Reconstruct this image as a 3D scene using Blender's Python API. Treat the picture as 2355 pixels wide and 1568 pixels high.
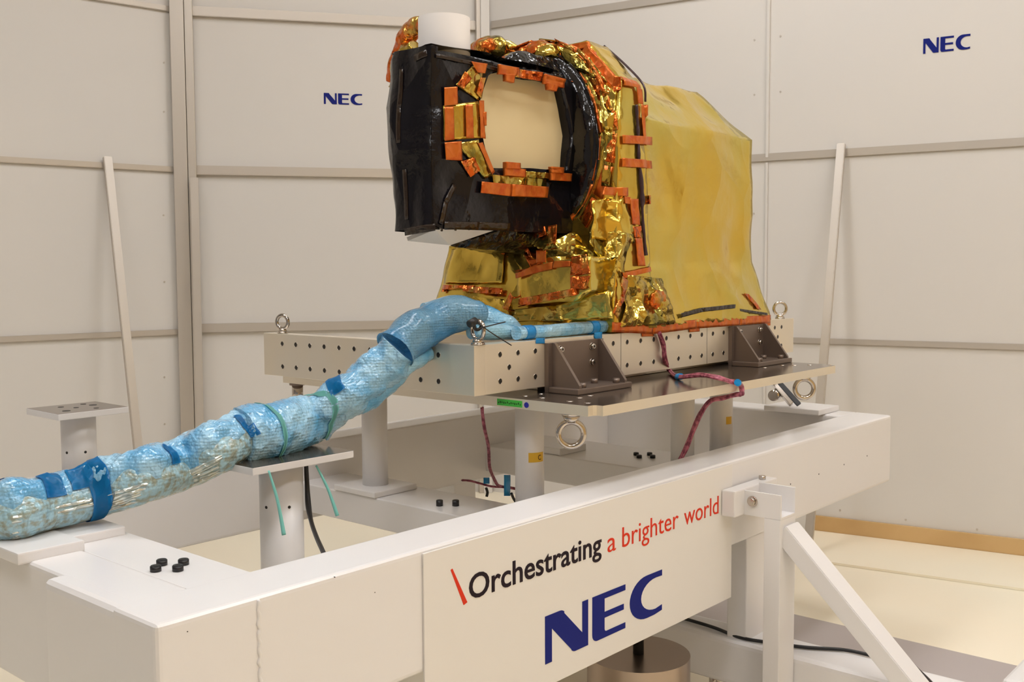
import bpy, bmesh, math, random
from mathutils import Vector, Matrix, noise
random.seed(7)
for o in list(bpy.data.objects): bpy.data.objects.remove(o)
SC = bpy.context.scene
COL = SC.collection
# ---------------------------------------------------------------- camera
FPX = 2372.636
CR = Vector((0.6580967355569602, -0.7529149806497464, -0.005264842112019776))
CU = Vector((0.05559796905193208, 0.04162051918532533, 0.9975853839246266))
CF = Vector((0.750877854571949, 0.6568003991289408, -0.06925087160094907))
CP = Vector((-2.1701259764001137, -2.045116632943552, 1.55))
cd = bpy.data.cameras.new('camera'); cam = bpy.data.objects.new('camera', cd); COL.objects.link(cam)
cd.sensor_width = 36.0; cd.lens = FPX / 2355 * 36.0; cd.clip_start = 0.05; cd.clip_end = 60
m = Matrix.Identity(4)
for i in range(3): m[i][0] = CR[i]; m[i][1] = CU[i]; m[i][2] = -CF[i]; m[i][3] = CP[i]
cam.matrix_world = m
SC.camera = cam
SC.view_settings.view_transform = 'Standard'; SC.view_settings.look = 'None'
SC.view_settings.gamma = 1.0; SC.view_settings.use_curve_mapping = False
SC.view_settings.exposure = 0.0
W = bpy.data.worlds.new('world'); SC.world = W; W.use_nodes = True
W.node_tree.nodes['Background'].inputs[0].default_value = (0.9, 0.88, 0.85, 1)
W.node_tree.nodes['Background'].inputs[1].default_value = 0.3
LAMP_STRENGTH = 14.7

def at(u, v, ax, val):
    d = CF + CR * ((u - 1177.5) / FPX) + CU * ((784 - v) / FPX)
    i = 'XYZ'.index(ax); t = (val - CP[i]) / d[i]
    return CP + d * t

# ---------------------------------------------------------------- materials
def lin(c): return tuple(((x / 255) / 12.92 if x / 255 <= 0.04045 else ((x / 255 + 0.055) / 1.055) ** 2.4) for x in c) + (1,)
def mat(name, col, rough=0.5, metal=0.0, bump=None, var=None, coat=0.0, trans=0.0, alpha=1.0, spec=None, emit=None, aniso=0):
    """bump: list of (kind, scale, strength, distance); var: (scale, colour2, lo, hi)"""
    M = bpy.data.materials.new(name); M.use_nodes = True
    nt = M.node_tree; N = nt.nodes; L = nt.links; b = N['Principled BSDF']
    c = col if len(col) == 4 else tuple(col) + (1,)
    b.inputs['Base Color'].default_value = c; b.inputs['Roughness'].default_value = rough
    b.inputs['Metallic'].default_value = metal; b.inputs['Coat Weight'].default_value = coat
    b.inputs['Coat Roughness'].default_value = 0.1
    b.inputs['Transmission Weight'].default_value = trans; b.inputs['Alpha'].default_value = alpha
    if spec is not None: b.inputs['Specular IOR Level'].default_value = spec
    if emit: b.inputs['Emission Color'].default_value = tuple(emit[0]) + (1,); b.inputs['Emission Strength'].default_value = emit[1]
    tc = N.new('ShaderNodeTexCoord')
    if var:
        n = N.new('ShaderNodeTexNoise'); n.inputs['Scale'].default_value = var[0]; n.inputs['Detail'].default_value = 4
        L.new(tc.outputs['Object'], n.inputs['Vector'])
        r = N.new('ShaderNodeMapRange'); r.inputs[1].default_value = var[2]; r.inputs[2].default_value = var[3]
        L.new(n.outputs['Fac'], r.inputs[0])
        mx = N.new('ShaderNodeMix'); mx.data_type = 'RGBA'; mx.inputs[6].default_value = c
        c2 = var[1]; mx.inputs[7].default_value = c2 if len(c2) == 4 else tuple(c2) + (1,)
        L.new(r.outputs[0], mx.inputs[0]); L.new(mx.outputs[2], b.inputs['Base Color'])
    prev = None
    for bp in (bump or []):
        kind, sc, st, di = bp
        if kind == 'vor':
            # crumple: facets from a distorted voronoi field
            dn = N.new('ShaderNodeTexNoise'); dn.inputs['Scale'].default_value = sc * 0.6; dn.inputs['Detail'].default_value = 2
            L.new(tc.outputs['Object'], dn.inputs['Vector'])
            vm = N.new('ShaderNodeVectorMath'); vm.operation = 'MULTIPLY_ADD'
            vm.inputs[1].default_value = (0.5 / sc * 2,) * 3
            L.new(dn.outputs['Color'], vm.inputs[0]); L.new(tc.outputs['Object'], vm.inputs[2])
            t = N.new('ShaderNodeTexVoronoi'); t.inputs['Scale'].default_value = sc
            L.new(vm.outputs[0], t.inputs['Vector']); out = t.outputs['Distance']
        elif kind == 'bub':
            t = N.new('ShaderNodeTexVoronoi'); t.inputs['Scale'].default_value = sc; t.inputs['Randomness'].default_value = 0.25
            L.new(tc.outputs['Object'], t.inputs['Vector'])
            mm = N.new('ShaderNodeMath'); mm.operation = 'SUBTRACT'; mm.inputs[0].default_value = 1.0
            L.new(t.outputs['Distance'], mm.inputs[1]); out = mm.outputs[0]
        elif kind == 'brush':
            mp = N.new('ShaderNodeMapping'); mp.inputs['Scale'].default_value = (1, 1, 30)
            L.new(tc.outputs['Object'], mp.inputs['Vector'])
            t = N.new('ShaderNodeTexNoise'); t.inputs['Scale'].default_value = sc; t.inputs['Detail'].default_value = 3
            L.new(mp.outputs[0], t.inputs['Vector']); out = t.outputs['Fac']
        else:
            t = N.new('ShaderNodeTexNoise'); t.inputs['Scale'].default_value = sc; t.inputs['Detail'].default_value = 5
            L.new(tc.outputs['Object'], t.inputs['Vector']); out = t.outputs['Fac']
        bn = N.new('ShaderNodeBump'); bn.inputs['Strength'].default_value = st; bn.inputs['Distance'].default_value = di
        L.new(out, bn.inputs['Height'])
        if prev: L.new(prev.outputs[0], bn.inputs['Normal'])
        prev = bn
    if prev: L.new(prev.outputs[0], b.inputs['Normal'])
    return M

M = {}
M['wall'] = mat('cleanroom_panel', lin((219, 215, 210)), 0.55, bump=[('noise', 3, 0.05, 0.01)], var=(0.7, lin((222, 217, 211)), 0.4, 0.7))
M['front'] = mat('tan_curtain', lin((226, 194, 136)), 0.6, bump=[('noise', 4, 0.05, 0.01)])
M['side'] = mat('grey_side_wall', lin((158, 158, 164)), 0.6, bump=[('noise', 4, 0.05, 0.01)])
M['ceil'] = mat('ceiling_panel', lin((225, 221, 212)), 0.7, bump=[('noise', 4, 0.03, 0.01)])
M['floor'] = mat('floor_vinyl', lin((249, 237, 213)), 0.35, bump=[('noise', 2, 0.03, 0.01)], var=(0.9, lin((248, 240, 218)), 0.4, 0.7))
M['trim'] = mat('aluminium_rail', lin((200, 192, 182)), 0.42, metal=0.45, bump=[('brush', 8, 0.05, 0.002)])
M['white'] = mat('white_painted_steel', lin((231, 228, 227)), 0.3, bump=[('noise', 5, 0.06, 0.01), ('noise', 60, 0.03, 0.001)], coat=0.15)
M['sign'] = mat('sign_film', lin((230, 226, 221)), 0.38, bump=[('noise', 4, 0.03, 0.01)])
M['navy'] = mat('navy_lettering', lin((10, 26, 118)), 0.55, spec=0.2, bump=[('noise', 40, 0.02, 0.001)])
M['ink'] = mat('black_lettering', lin((30, 16, 28)), 0.55, spec=0.2, bump=[('noise', 40, 0.02, 0.001)])
M['red'] = mat('red_lettering', lin((216, 54, 26)), 0.55, spec=0.2, bump=[('noise', 40, 0.02, 0.001)])
M['alu'] = mat('machined_aluminium', lin((232, 225, 212)), 0.38, metal=0.7, bump=[('brush', 12, 0.08, 0.001)], var=(3, lin((238, 226, 204)), 0.35, 0.7))
M['slabtop'] = mat('anodised_plate', lin((120, 108, 98)), 0.16, metal=0.75, bump=[('noise', 8, 0.02, 0.002)])
M['bracket'] = mat('grey_bracket_steel', lin((128, 113, 103)), 0.4, metal=0.55, bump=[('noise', 25, 0.08, 0.002)])
M['chrome'] = mat('polished_steel', lin((196, 188, 180)), 0.12, metal=1.0, bump=[('noise', 10, 0.05, 0.002)])
M['drum'] = mat('satin_steel', lin((168, 152, 138)), 0.3, metal=1.0, bump=[('noise', 6, 0.05, 0.004)])
M['hole'] = mat('dark_bore', (0.012, 0.01, 0.008), 0.5, bump=[('noise', 30, 0.02, 0.001)])
M['black'] = mat('black_rubber', (0.012, 0.011, 0.012), 0.4, bump=[('noise', 40, 0.1, 0.001)])
M['gold'] = mat('gold_foil', lin((226, 192, 84)), 0.18, metal=0.92, bump=[('vor', 4, 0.5, 0.05), ('noise', 7, 0.25, 0.03)], var=(2.5, lin((214, 194, 98)), 0.42, 0.62))
M['goldc'] = mat('crumpled_gold_foil', lin((200, 172, 82)), 0.14, metal=0.95, bump=[('vor', 9, 0.8, 0.05), ('vor', 26, 0.4, 0.010)], var=(9, lin((150, 140, 70)), 0.5, 0.62))
M['tape'] = mat('amber_tape', lin((214, 114, 42)), 0.28, metal=0.55, bump=[('vor', 26, 0.35, 0.01), ('noise', 60, 0.15, 0.003)], var=(30, lin((198, 88, 28)), 0.45, 0.65))
M['tapec'] = mat('crinkled_amber_tape', lin((216, 104, 38)), 0.16, metal=0.75, bump=[('vor', 26, 0.8, 0.02), ('vor', 80, 0.35, 0.004)], var=(20, lin((196, 160, 76)), 0.5, 0.66))
M['mli'] = mat('black_foil_blanket', (0.007, 0.006, 0.008), 0.16, spec=0.32, bump=[('vor', 4, 0.75, 0.06), ('noise', 6, 0.4, 0.04)])
M['mlic'] = mat('crinkled_black_foil', (0.010, 0.009, 0.010), 0.12, spec=0.45, bump=[('vor', 14, 0.8, 0.04), ('vor', 40, 0.5, 0.012)])
M['mlig'] = mat('glossy_black_foil', (0.006, 0.005, 0.006), 0.10, spec=0.5, bump=[('vor', 8, 0.5, 0.04), ('noise', 9, 0.3, 0.03)])
M['btape'] = mat('brown_edge_tape', (0.022, 0.011, 0.005), 0.22, bump=[('vor', 40, 0.4, 0.006)])
M['cream'] = mat('mirror_reflected_tan', lin((224, 204, 158)), 0.45, bump=[('noise', 8, 0.04, 0.01)], var=(2, lin((220, 200, 154)), 0.4, 0.7))  # tan seen in the mirror, painted as base colour
M['shade'] = mat('white_shade_tube', lin((244, 240, 238)), 0.6, bump=[('noise', 9, 0.04, 0.01)])
M['rad'] = mat('white_radiator', lin((238, 234, 230)), 0.35, bump=[('noise', 9, 0.04, 0.01)])
M['rod'] = mat('dark_purple_seam', (0.06, 0.035, 0.045), 0.22, metal=0.4, bump=[('vor', 40, 0.3, 0.005)])
M['wrap'] = mat('blue_bubble_wrap', lin((164, 211, 238)), 0.10, bump=[('vor', 20, 0.5, 0.03), ('bub', 120, 0.55, 0.006), ('vor', 75, 0.35, 0.006)], var=(9, lin((98, 174, 222)), 0.42, 0.62), coat=0.8)
M['wrap2'] = mat('layered_blue_wrap', lin((150, 203, 230)), 0.12, bump=[('vor', 11, 0.6, 0.04), ('bub', 130, 0.5, 0.006), ('vor', 60, 0.25, 0.006)], var=(7, lin((92, 172, 220)), 0.42, 0.62), coat=0.8)
M['clear'] = mat('clear_wrapped_harness', lin((165, 205, 220)), 0.10, bump=[('vor', 30, 0.6, 0.02), ('bub', 110, 0.5, 0.006)], var=(60, lin((150, 160, 146)), 0.42, 0.62), coat=0.5)
M['harn'] = mat('foil_harness', lin((214, 222, 216)), 0.15, metal=0.6, bump=[('vor', 30, 0.9, 0.02)], var=(14, lin((190, 160, 104)), 0.55, 0.7))
M['bluet'] = mat('blue_tape', lin((16, 140, 206)), 0.3, bump=[('vor', 26, 0.4, 0.01)], var=(8, lin((8, 118, 190)), 0.4, 0.7))
M['teal'] = mat('teal_strap', lin((128, 204, 196)), 0.4, bump=[('noise', 40, 0.1, 0.001)])
M['wire'] = mat('red_wire', lin((186, 104, 122)), 0.45, bump=[('brush', 30, 0.4, 0.002)], var=(60, lin((120, 48, 70)), 0.4, 0.6))
M['green'] = mat('green_label', lin((70, 190, 70)), 0.4, bump=[('noise', 30, 0.02, 0.001)])
M['yellow'] = mat('yellow_label', lin((226, 180, 50)), 0.45, bump=[('noise', 30, 0.02, 0.001)])
M['blue'] = mat('blue_dot', lin((30, 32, 150)), 0.4, bump=[('noise', 30, 0.02, 0.001)])
M['brown'] = mat('baseboard_reflected_tan', lin((212, 176, 122)), 0.4, bump=[('brush', 5, 0.05, 0.002)], var=(3, lin((200, 162, 108)), 0.4, 0.7))  # reflected tan on the metal strip, put into its colour
M['lilac'] = mat('grey_floor_strip', lin((178, 168, 165)), 0.35, bump=[('noise', 9, 0.05, 0.002)])
M['lamp'] = mat('lamp_diffuser', (0.9, 0.9, 0.9), 0.6, emit=((1.0, 1.0, 1.02), LAMP_STRENGTH), bump=[('noise', 9, 0.02, 0.002)])

# ---------------------------------------------------------------- helpers
def obj(name, bm, material, parent=None, smooth=False, mats=None):
    me = bpy.data.meshes.new(name); bm.normal_update(); bm.to_mesh(me); bm.free()
    for x in (mats or [material]): me.materials.append(M[x] if isinstance(x, str) else x)
    if smooth:
        for f in me.polygons: f.use_smooth = True
    o = bpy.data.objects.new(name, me); COL.objects.link(o)
    if parent: o.parent = parent; o.matrix_parent_inverse = parent_inv(parent)
    return o
def parent_inv(p):
    mm = Matrix.Identity(4); q = p; chain = []
    while q: chain.append(q); q = q.parent
    for q in reversed(chain): mm = mm @ q.matrix_parent_inverse @ q.matrix_basis
    return mm.inverted()
def thing(name, label, cat, loc=(0, 0, 0), group=None):
    o = bpy.data.objects.new(name, None); COL.objects.link(o); o.location = loc; o.empty_display_size = 0.05
    o['label'] = label; o['category'] = cat
    if group: o['group'] = group
    return o
def tag(o, label, cat, group=None):
    o['label'] = label; o['category'] = cat
    if group: o['group'] = group
    return o
def struct(o): o['kind'] = 'structure'; return o
def box(bm, x0, x1, y0, y1, z0, z1, bev=0.0, mi=0, seg=2):
    vs = [bm.verts.new((x, y, z)) for x in (x0, x1) for y in (y0, y1) for z in (z0, z1)]
    q = [(0, 1, 3, 2), (4, 6, 7, 5), (0, 4, 5, 1), (2, 3, 7, 6), (0, 2, 6, 4), (1, 5, 7, 3)]
    fs = [bm.faces.new([vs[i] for i in f]) for f in q]
    for f in fs: f.material_index = mi
    if bev > 0:
        es = list({e for f in fs for e in f.edges})
        bmesh.ops.bevel(bm, geom=es, offset=bev, segments=seg, affect='EDGES', profile=0.6)
    return vs
def bbox(*a, bev=0.0, seg=2):
    bm = bmesh.new(); box(bm, *a, bev=bev, seg=seg); return bm
def beam(bm, A, B, w, h, up=(0, 0, 1), bev=0.0, mi=0):
    """box bar from A to B, w across, h along up"""
    A = Vector(A); B = Vector(B); d = (B - A); L = d.length; d.normalize()
    s = d.cross(Vector(up)).normalized(); u = s.cross(d)
    n0 = len(bm.verts)
    vs = [bm.verts.new(A + d * x + s * y + u * z) for x in (0, L) for y in (-w / 2, w / 2) for z in (-h / 2, h / 2)]
    q = [(0, 1, 3, 2), (4, 6, 7, 5), (0, 4, 5, 1), (2, 3, 7, 6), (0, 2, 6, 4), (1, 5, 7, 3)]
    fs = [bm.faces.new([vs[i] for i in f]) for f in q]
    bmesh.ops.recalc_face_normals(bm, faces=fs)
    for f in fs: f.material_index = mi
    if bev > 0: bmesh.ops.bevel(bm, geom=list({e for f in fs for e in f.edges}), offset=bev, segments=2, affect='EDGES')
def cyl(bm, A, B, r0, r1=None, seg=24, mi=0, bev=0.0):
    A = Vector(A); B = Vector(B); r1 = r0 if r1 is None else r1
    d = (B - A).normalized(); s = d.orthogonal().normalized(); u = d.cross(s)
    rings = []
    for P, r in ((A, r0), (B, r1)):
        rings.append([bm.verts.new(P + (s * math.cos(2 * math.pi * i / seg) + u * math.sin(2 * math.pi * i / seg)) * r) for i in range(seg)])
    fs = []
    for i in range(seg):
        j = (i + 1) % seg; f = bm.faces.new((rings[0][i], rings[0][j], rings[1][j], rings[1][i])); f.smooth = True; fs.append(f)
    c0 = bm.faces.new(list(reversed(rings[0]))); c1 = bm.faces.new(rings[1]); fs += [c0, c1]
    for f in fs: f.material_index = mi
    if bev: bmesh.ops.bevel(bm, geom=list(c0.edges) + list(c1.edges), offset=bev, segments=2, affect='EDGES')
def spline(pts, n=10):
    P = [Vector(p[:3]) for p in pts]; R = [p[3] if len(p) > 3 else None for p in pts]; out = []
    for i in range(len(P) - 1):
        p0 = P[max(i - 1, 0)]; p1 = P[i]; p2 = P[i + 1]; p3 = P[min(i + 2, len(P) - 1)]
        for k in range(n):
            t = k / n
            v = 0.5 * ((2 * p1) + (p2 - p0) * t + (2 * p0 - 5 * p1 + 4 * p2 - p3) * t * t + (3 * p1 - p0 - 3 * p2 + p3) * t ** 3)
            r = None if R[i] is None else R[i] + (R[i + 1] - R[i]) * (t * t * (3 - 2 * t))
            out.append((v, r))
    out.append((P[-1], R[-1])); return out
def tube(bm, pts, r=0.01, seg=12, n=8, mi=0, cap=True, lump=0.0, ls=8.0, flat=1.0, bub=0.0, twist=0.0, soft=0.0):
    sp = spline(pts, n); rings = []; prev = None
    for k, (P, rr) in enumerate(sp):
        rr = r if rr is None else rr
        a = sp[max(k - 1, 0)][0]; b = sp[min(k + 1, len(sp) - 1)][0]; d = (b - a).normalized()
        s = prev - d * prev.dot(d) if prev else Vector((0, 0, 1)) - d * d.z
        if s.length < 1e-4: s = d.orthogonal()
        s.normalize(); prev = s; u = d.cross(s); ring = []
        for i in range(seg):
            t = 2 * math.pi * i / seg + twist * k
            q = s * math.cos(t) * flat + u * math.sin(t)
            R = rr
            if lump: R *= 1 + lump * (noise.noise((P + q * rr) * ls) + 0.5 * noise.noise((P + q * rr) * ls * 2.7))
            if soft: R *= 1 + soft * abs(noise.noise((P + q * rr) * ls * 4.1))
            ring.append(bm.verts.new(P + q * R))
        rings.append(ring)
    for a, b in zip(rings, rings[1:]):
        for i in range(seg):
            j = (i + 1) % seg; f = bm.faces.new((a[i], a[j], b[j], b[i])); f.smooth = True; f.material_index = mi
    if cap:
        f = bm.faces.new(list(reversed(rings[0]))); f.material_index = mi
        f = bm.faces.new(rings[-1]); f.material_index = mi
def torus(bm, C, n, R, r, seg=36, sr=12, mi=0, sq=1.0):
    C = Vector(C); n = Vector(n).normalized(); s = n.orthogonal().normalized(); u = n.cross(s); rings = []
    for i in range(seg):
        t = 2 * math.pi * i / seg; d = s * math.cos(t) + u * math.sin(t)
        rings.append([bm.verts.new(C + d * (R + r * math.cos(2 * math.pi * j / sr)) + n * r * sq * math.sin(2 * math.pi * j / sr)) for j in range(sr)])
    for i in range(seg):
        a = rings[i]; b = rings[(i + 1) % seg]
        for j in range(sr):
            k = (j + 1) % sr; f = bm.faces.new((a[j], b[j], b[k], a[k])); f.smooth = True; f.material_index = mi
def crumple(bm, amp, sc, amp2=0.0, sc2=12, verts=None, fix=None):
    bm.normal_update()
    for v in (verts or bm.verts):
        if fix and fix(v.co): continue
        p = v.co.copy()
        a = noise.noise(p * sc) * amp
        rid = (0.5 - abs(noise.noise(p * sc2 + Vector((7, 3, 1))))) * amp2
        v.co = p + v.normal * (a + rid)
def hull(pts, cuts=5, amp=0.0, sc=3, amp2=0.0, sc2=10, maxlen=0.06):
    bm = bmesh.new(); vs = [bm.verts.new(p) for p in pts]
    bmesh.ops.convex_hull(bm, input=vs)
    bmesh.ops.delete(bm, geom=[v for v in bm.verts if not v.link_faces], context='VERTS')
    bmesh.ops.recalc_face_normals(bm, faces=bm.faces)
    for _ in range(6):
        es = [e for e in bm.edges if e.calc_length() > maxlen]
        if not es: break
        bmesh.ops.subdivide_edges(bm, edges=es, cuts=1)
        bmesh.ops.triangulate(bm, faces=bm.faces)
    crumple(bm, amp, sc, amp2, sc2)
    bmesh.ops.recalc_face_normals(bm, faces=bm.faces)
    for f in bm.faces: f.smooth = True
    return bm
from mathutils.bvhtree import BVHTree
BODY = {}
def surface(names):
    key = tuple(sorted(o.name for o in bpy.data.objects if o.name.split('.')[0] in names))
    if key not in BODY:
        V = []; Fc = []
        for n_ in key:
            me = bpy.data.objects[n_].data; b0 = len(V); V += [v.co.copy() for v in me.vertices]; Fc += [[b0 + i for i in p.vertices] for p in me.polygons]
        BODY[key] = BVHTree.FromPolygons(V, Fc) if Fc else None
    return BODY[key]
BODY_PARTS = ('foil_housing', 'foil_flange', 'hood_front', 'hood_shell', 'foil_plinth', 'foil_cone', 'foil_pouch', 'gold_collar')
LAID = [False, 0.03]
def patch(A, B, C, D, off=0.004, nu=8, nv=8, amp=0.002, sc=20, thick=0.002, bm=None, out=None):
    """crumpled foil / tape sheet through corners A B C D (bilinear); out = direction away from the body"""
    A, B, C, D = [Vector(x) for x in (A, B, C, D)]
    n = (B - A).cross(D - A).normalized()
    if out is not None and n.dot(Vector(out)) < 0: n = -n
    own = bm is None
    if own: bm = bmesh.new()
    def grid(o):
        g = []
        for i in range(nu + 1):
            row = []
            for j in range(nv + 1):
                s = i / nu; t = j / nv
                P = A * (1 - s) * (1 - t) + B * s * (1 - t) + C * s * t + D * (1 - s) * t
                k = noise.noise(P * sc) + 0.6 * noise.noise(P * sc * 2.7 + Vector((5, 5, 5)))
                if LAID[0]:
                    T_ = surface(BODY_PARTS); h_ = T_.ray_cast(P + n * 0.12, -n, 0.12 + LAID[1]) if T_ else (None,)
                    if h_[0] is not None and (h_[0] - P).length < 0.06: P = h_[0]
                row.append(bm.verts.new(P + n * (o + k * amp)))
            g.append(row)
        return g
    g1 = grid(off + thick); g0 = grid(off)
    def face(*v):
        f = bm.faces.new(v); f.smooth = True
    for i in range(nu):
        for j in range(nv):
            face(g1[i][j], g1[i + 1][j], g1[i + 1][j + 1], g1[i][j + 1])
            face(g0[i][j], g0[i][j + 1], g0[i + 1][j + 1], g0[i + 1][j])
    for i in range(nu):
        face(g0[i][0], g0[i + 1][0], g1[i + 1][0], g1[i][0]); face(g0[i][nv], g1[i][nv], g1[i + 1][nv], g0[i + 1][nv])
    for j in range(nv):
        face(g0[0][j], g1[0][j], g1[0][j + 1], g0[0][j + 1]); face(g0[nu][j], g0[nu][j + 1], g1[nu][j + 1], g1[nu][j])
    bmesh.ops.recalc_face_normals(bm, faces=bm.faces)
    return bm
def poly(bm, pts, O, U, V, N, th=0.0015):
    """extruded flat polygon, pts in (u, v)"""
    O, U, V, N = Vector(O), Vector(U), Vector(V), Vector(N)
    a = [bm.verts.new(O + U * x + V * y) for x, y in pts]; b = [bm.verts.new(O + U * x + V * y + N * th) for x, y in pts]
    f1 = bm.faces.new(b); f0 = bm.faces.new(list(reversed(a)))
    for i in range(len(a)):
        j = (i + 1) % len(a); bm.faces.new((a[i], a[j], b[j], b[i]))
    bmesh.ops.recalc_face_normals(bm, faces=bm.faces)
    bmesh.ops.triangulate(bm, faces=[f1, f0])
def nec(O, U, V, N, w, h, th=0.0015):
    """the three wide navy letters; w x h metres"""
    bm = bmesh.new()
    def P(x0, wd, pts): poly(bm, [((x0 + x * wd) * w, y * h) for x, y in pts], O, U, V, N, th)
    def arc(cx, cy, rx, ry, a0, a1, n=8): return [(cx + rx * math.cos(math.radians(a0 + (a1 - a0) * i / n)), cy + ry * math.sin(math.radians(a0 + (a1 - a0) * i / n))) for i in range(n + 1)]
    # N
    P(0.0, 0.335, [(0, 0), (0.15, 0), (0.15, 0.70)] + [(0.60, 0.07)] + arc(0.70, 0.10, 0.11, 0.10, 210, 270, 4) + [(1.0, 0.0), (1.0, 1.0), (0.86, 1.0), (0.86, 0.33), (0.43, 0.92)] + arc(0.33, 0.90, 0.12, 0.10, 30, 90, 4) + [(0.0, 1.0)])
    # E
    P(0.37, 0.285, arc(0.14, 0.16, 0.14, 0.16, 180, 270, 5) + [(1.0, 0.0), (1.0, 0.13), (0.42, 0.13)] + arc(0.42, 0.19, 0.06, 0.06, 270, 180, 3) + [(0.36, 0.44), (0.95, 0.44), (0.95, 0.57), (0.36, 0.57), (0.36, 0.87), (1.0, 0.87), (1.0, 1.0), (0.0, 1.0)])
    # C
    outer = arc(0.52, 0.5, 0.52, 0.5, 90, 270, 16); inner = arc(0.80, 0.5, 0.46, 0.37, 270, 90, 14)
    P(0.695, 0.305, [(1.0, 1.0)] + outer + [(0.75, 0.0), (1.0, 0.035), (1.0, 0.165)] + inner + [(1.0, 0.86)])
    return bm
def text_mesh(name, s, O, U, V, N, h, width, material, parent, bold=0.0, th=0.0012):
    cu = bpy.data.curves.new(name, 'FONT'); cu.body = s; cu.size = 1.0; cu.extrude = 0.001; cu.offset = bold; cu.resolution_u = 4
    t = bpy.data.objects.new('txt', cu); COL.objects.link(t)
    dg = bpy.context.evaluated_depsgraph_get(); dg.update()
    me = bpy.data.meshes.new_from_object(t.evaluated_get(dg)); bpy.data.objects.remove(t)
    xs = [v.co.x for v in me.vertices]; ys = [v.co.y for v in me.vertices]; x0, x1 = min(xs), max(xs)
    O, U, V, N = Vector(O), Vector(U), Vector(V), Vector(N)
    for v in me.vertices:
        x = (v.co.x - x0) / (x1 - x0) * width; y = v.co.y * h; z = th if v.co.z > 0 else 0
        v.co = O + U * x + V * y + N * z
    me.materials.clear(); me.materials.append(M[material])
    o = bpy.data.objects.new(name, me); COL.objects.link(o)
    if parent: o.parent = parent; o.matrix_parent_inverse = parent_inv(parent)
    return o

OX_ = Vector((1, 0, 0)); OZ_ = Vector((0, 0, 1))
# ---------------------------------------------------------------- room shell
def wpt(px, d):
    r = CF + CR * ((px - 1177.5) / FPX) + CU * ((784 - 609) / FPX); q = CP + r * d; return Vector((q.x, q.y, 0))
L0, LC, CN, RR = wpt(0, 5.96), wpt(430, 6.66), wpt(1120, 7.13), wpt(2355, 5.43)
dl = (L0 - LC).normalized(); dr = (RR - CN).normalized()
WL = LC + dl * 8.0; WR = CN + dr * 9.5
HC = 5.2
corner = [WL, LC, CN, WR]
back = Vector((WL.x - 0.4, WR.y, 0))
def wall(name, A, B, inward, wm='wall'):
    bm = bmesh.new(); d = (B - A).normalized(); n = Vector((-d.y, d.x, 0))
    if n.dot(inward) > 0: n = -n
    beam(bm, A + n * 0.05 + Vector((0, 0, HC / 2)), B + n * 0.05 + Vector((0, 0, HC / 2)), 0.1, HC)
    return struct(obj(name, bm, wm)), d, -n
center = Vector((0, 0, 0))
wl, dL, nL = wall('wall_left', WL, LC, center - LC)
wb, dB, nB = wall('wall_back', LC, CN, center - LC)
wr, dR, nR = wall('wall_right', CN, WR, center - CN)
wf, _, _ = wall('wall_front', WR, back, center - WR, 'front')
ws, _, _ = wall('wall_side', back, WL, center - back, 'side')
bm = bmesh.new(); vs = [bm.verts.new((p.x, p.y, 0)) for p in (WL, LC, CN, WR, back)]; bm.faces.new(vs)
r = bmesh.ops.extrude_face_region(bm, geom=list(bm.faces)); bmesh.ops.translate(bm, vec=(0, 0, -0.1), verts=[g for g in r['geom'] if isinstance(g, bmesh.types.BMVert)])
bmesh.ops.recalc_face_normals(bm, faces=bm.faces); struct(obj('floor', bm, 'floor'))
bm = bmesh.new(); vs = [bm.verts.new((p.x, p.y, HC)) for p in (WL, LC, CN, WR, back)]; bm.faces.new(vs)
r = bmesh.ops.extrude_face_region(bm, geom=list(bm.faces)); bmesh.ops.translate(bm, vec=(0, 0, 0.1), verts=[g for g in r['geom'] if isinstance(g, bmesh.types.BMVert)])
bmesh.ops.recalc_face_normals(bm, faces=bm.faces); struct(obj('ceiling', bm, 'ceil'))
tn = [0]
def rail(A, B, n, z, h, t=0.02, za=None):
    bm = bmesh.new(); o = n * (t / 2 + 0.0005)
    beam(bm, A + o + Vector((0, 0, z)), B + o + Vector((0, 0, z if za is None else za)), t, h, bev=0.003)
    tn[0] += 1; struct(obj('trim_%d' % tn[0], bm, 'trim'))
for z, hl, hb_, hr in ((3.196, 0.034, 0.062, 0.05), (2.195, 0.036, 0.06, 0.046), (1.16, 0.036, 0.058, 0.034)):
    rail(WL, LC - dL * 0.05, nL, z, hl); 
    rail(LC + dB * 0.05, CN - dB * 0.06, nB, z + (0.02 if z < 2 else 0), hb_, 0.03)
    rail(CN + dR * 0.05, WR, nR, z - (0.035 if z < 2 else -0.005), hr, 0.012)
def post(P, w, d, material='trim', z0=0, z1=HC, rz=0):
    bm = bmesh.new(); box(bm, -w / 2, w / 2, -d / 2, d / 2, z0, z1, bev=0.004)
    bm.transform(Matrix.Translation(P) @ Matrix.Rotation(rz, 4, 'Z'))
    tn[0] += 1; struct(obj('trim_%d' % tn[0], bm, material))
ang = math.atan2(dB.y, dB.x)
post(LC + nB * 0.05 - dB * 0.018, 0.085, 0.07, rz=ang); post(LC + nB * 0.055 + dB * 0.052, 0.05, 0.05, rz=ang)
post(CN + nB * 0.03 - dB * 0.05, 0.05, 0.06, rz=ang); post(CN + (nB + nR) * 0.025, 0.06, 0.06, material='wall', rz=ang)
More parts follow.
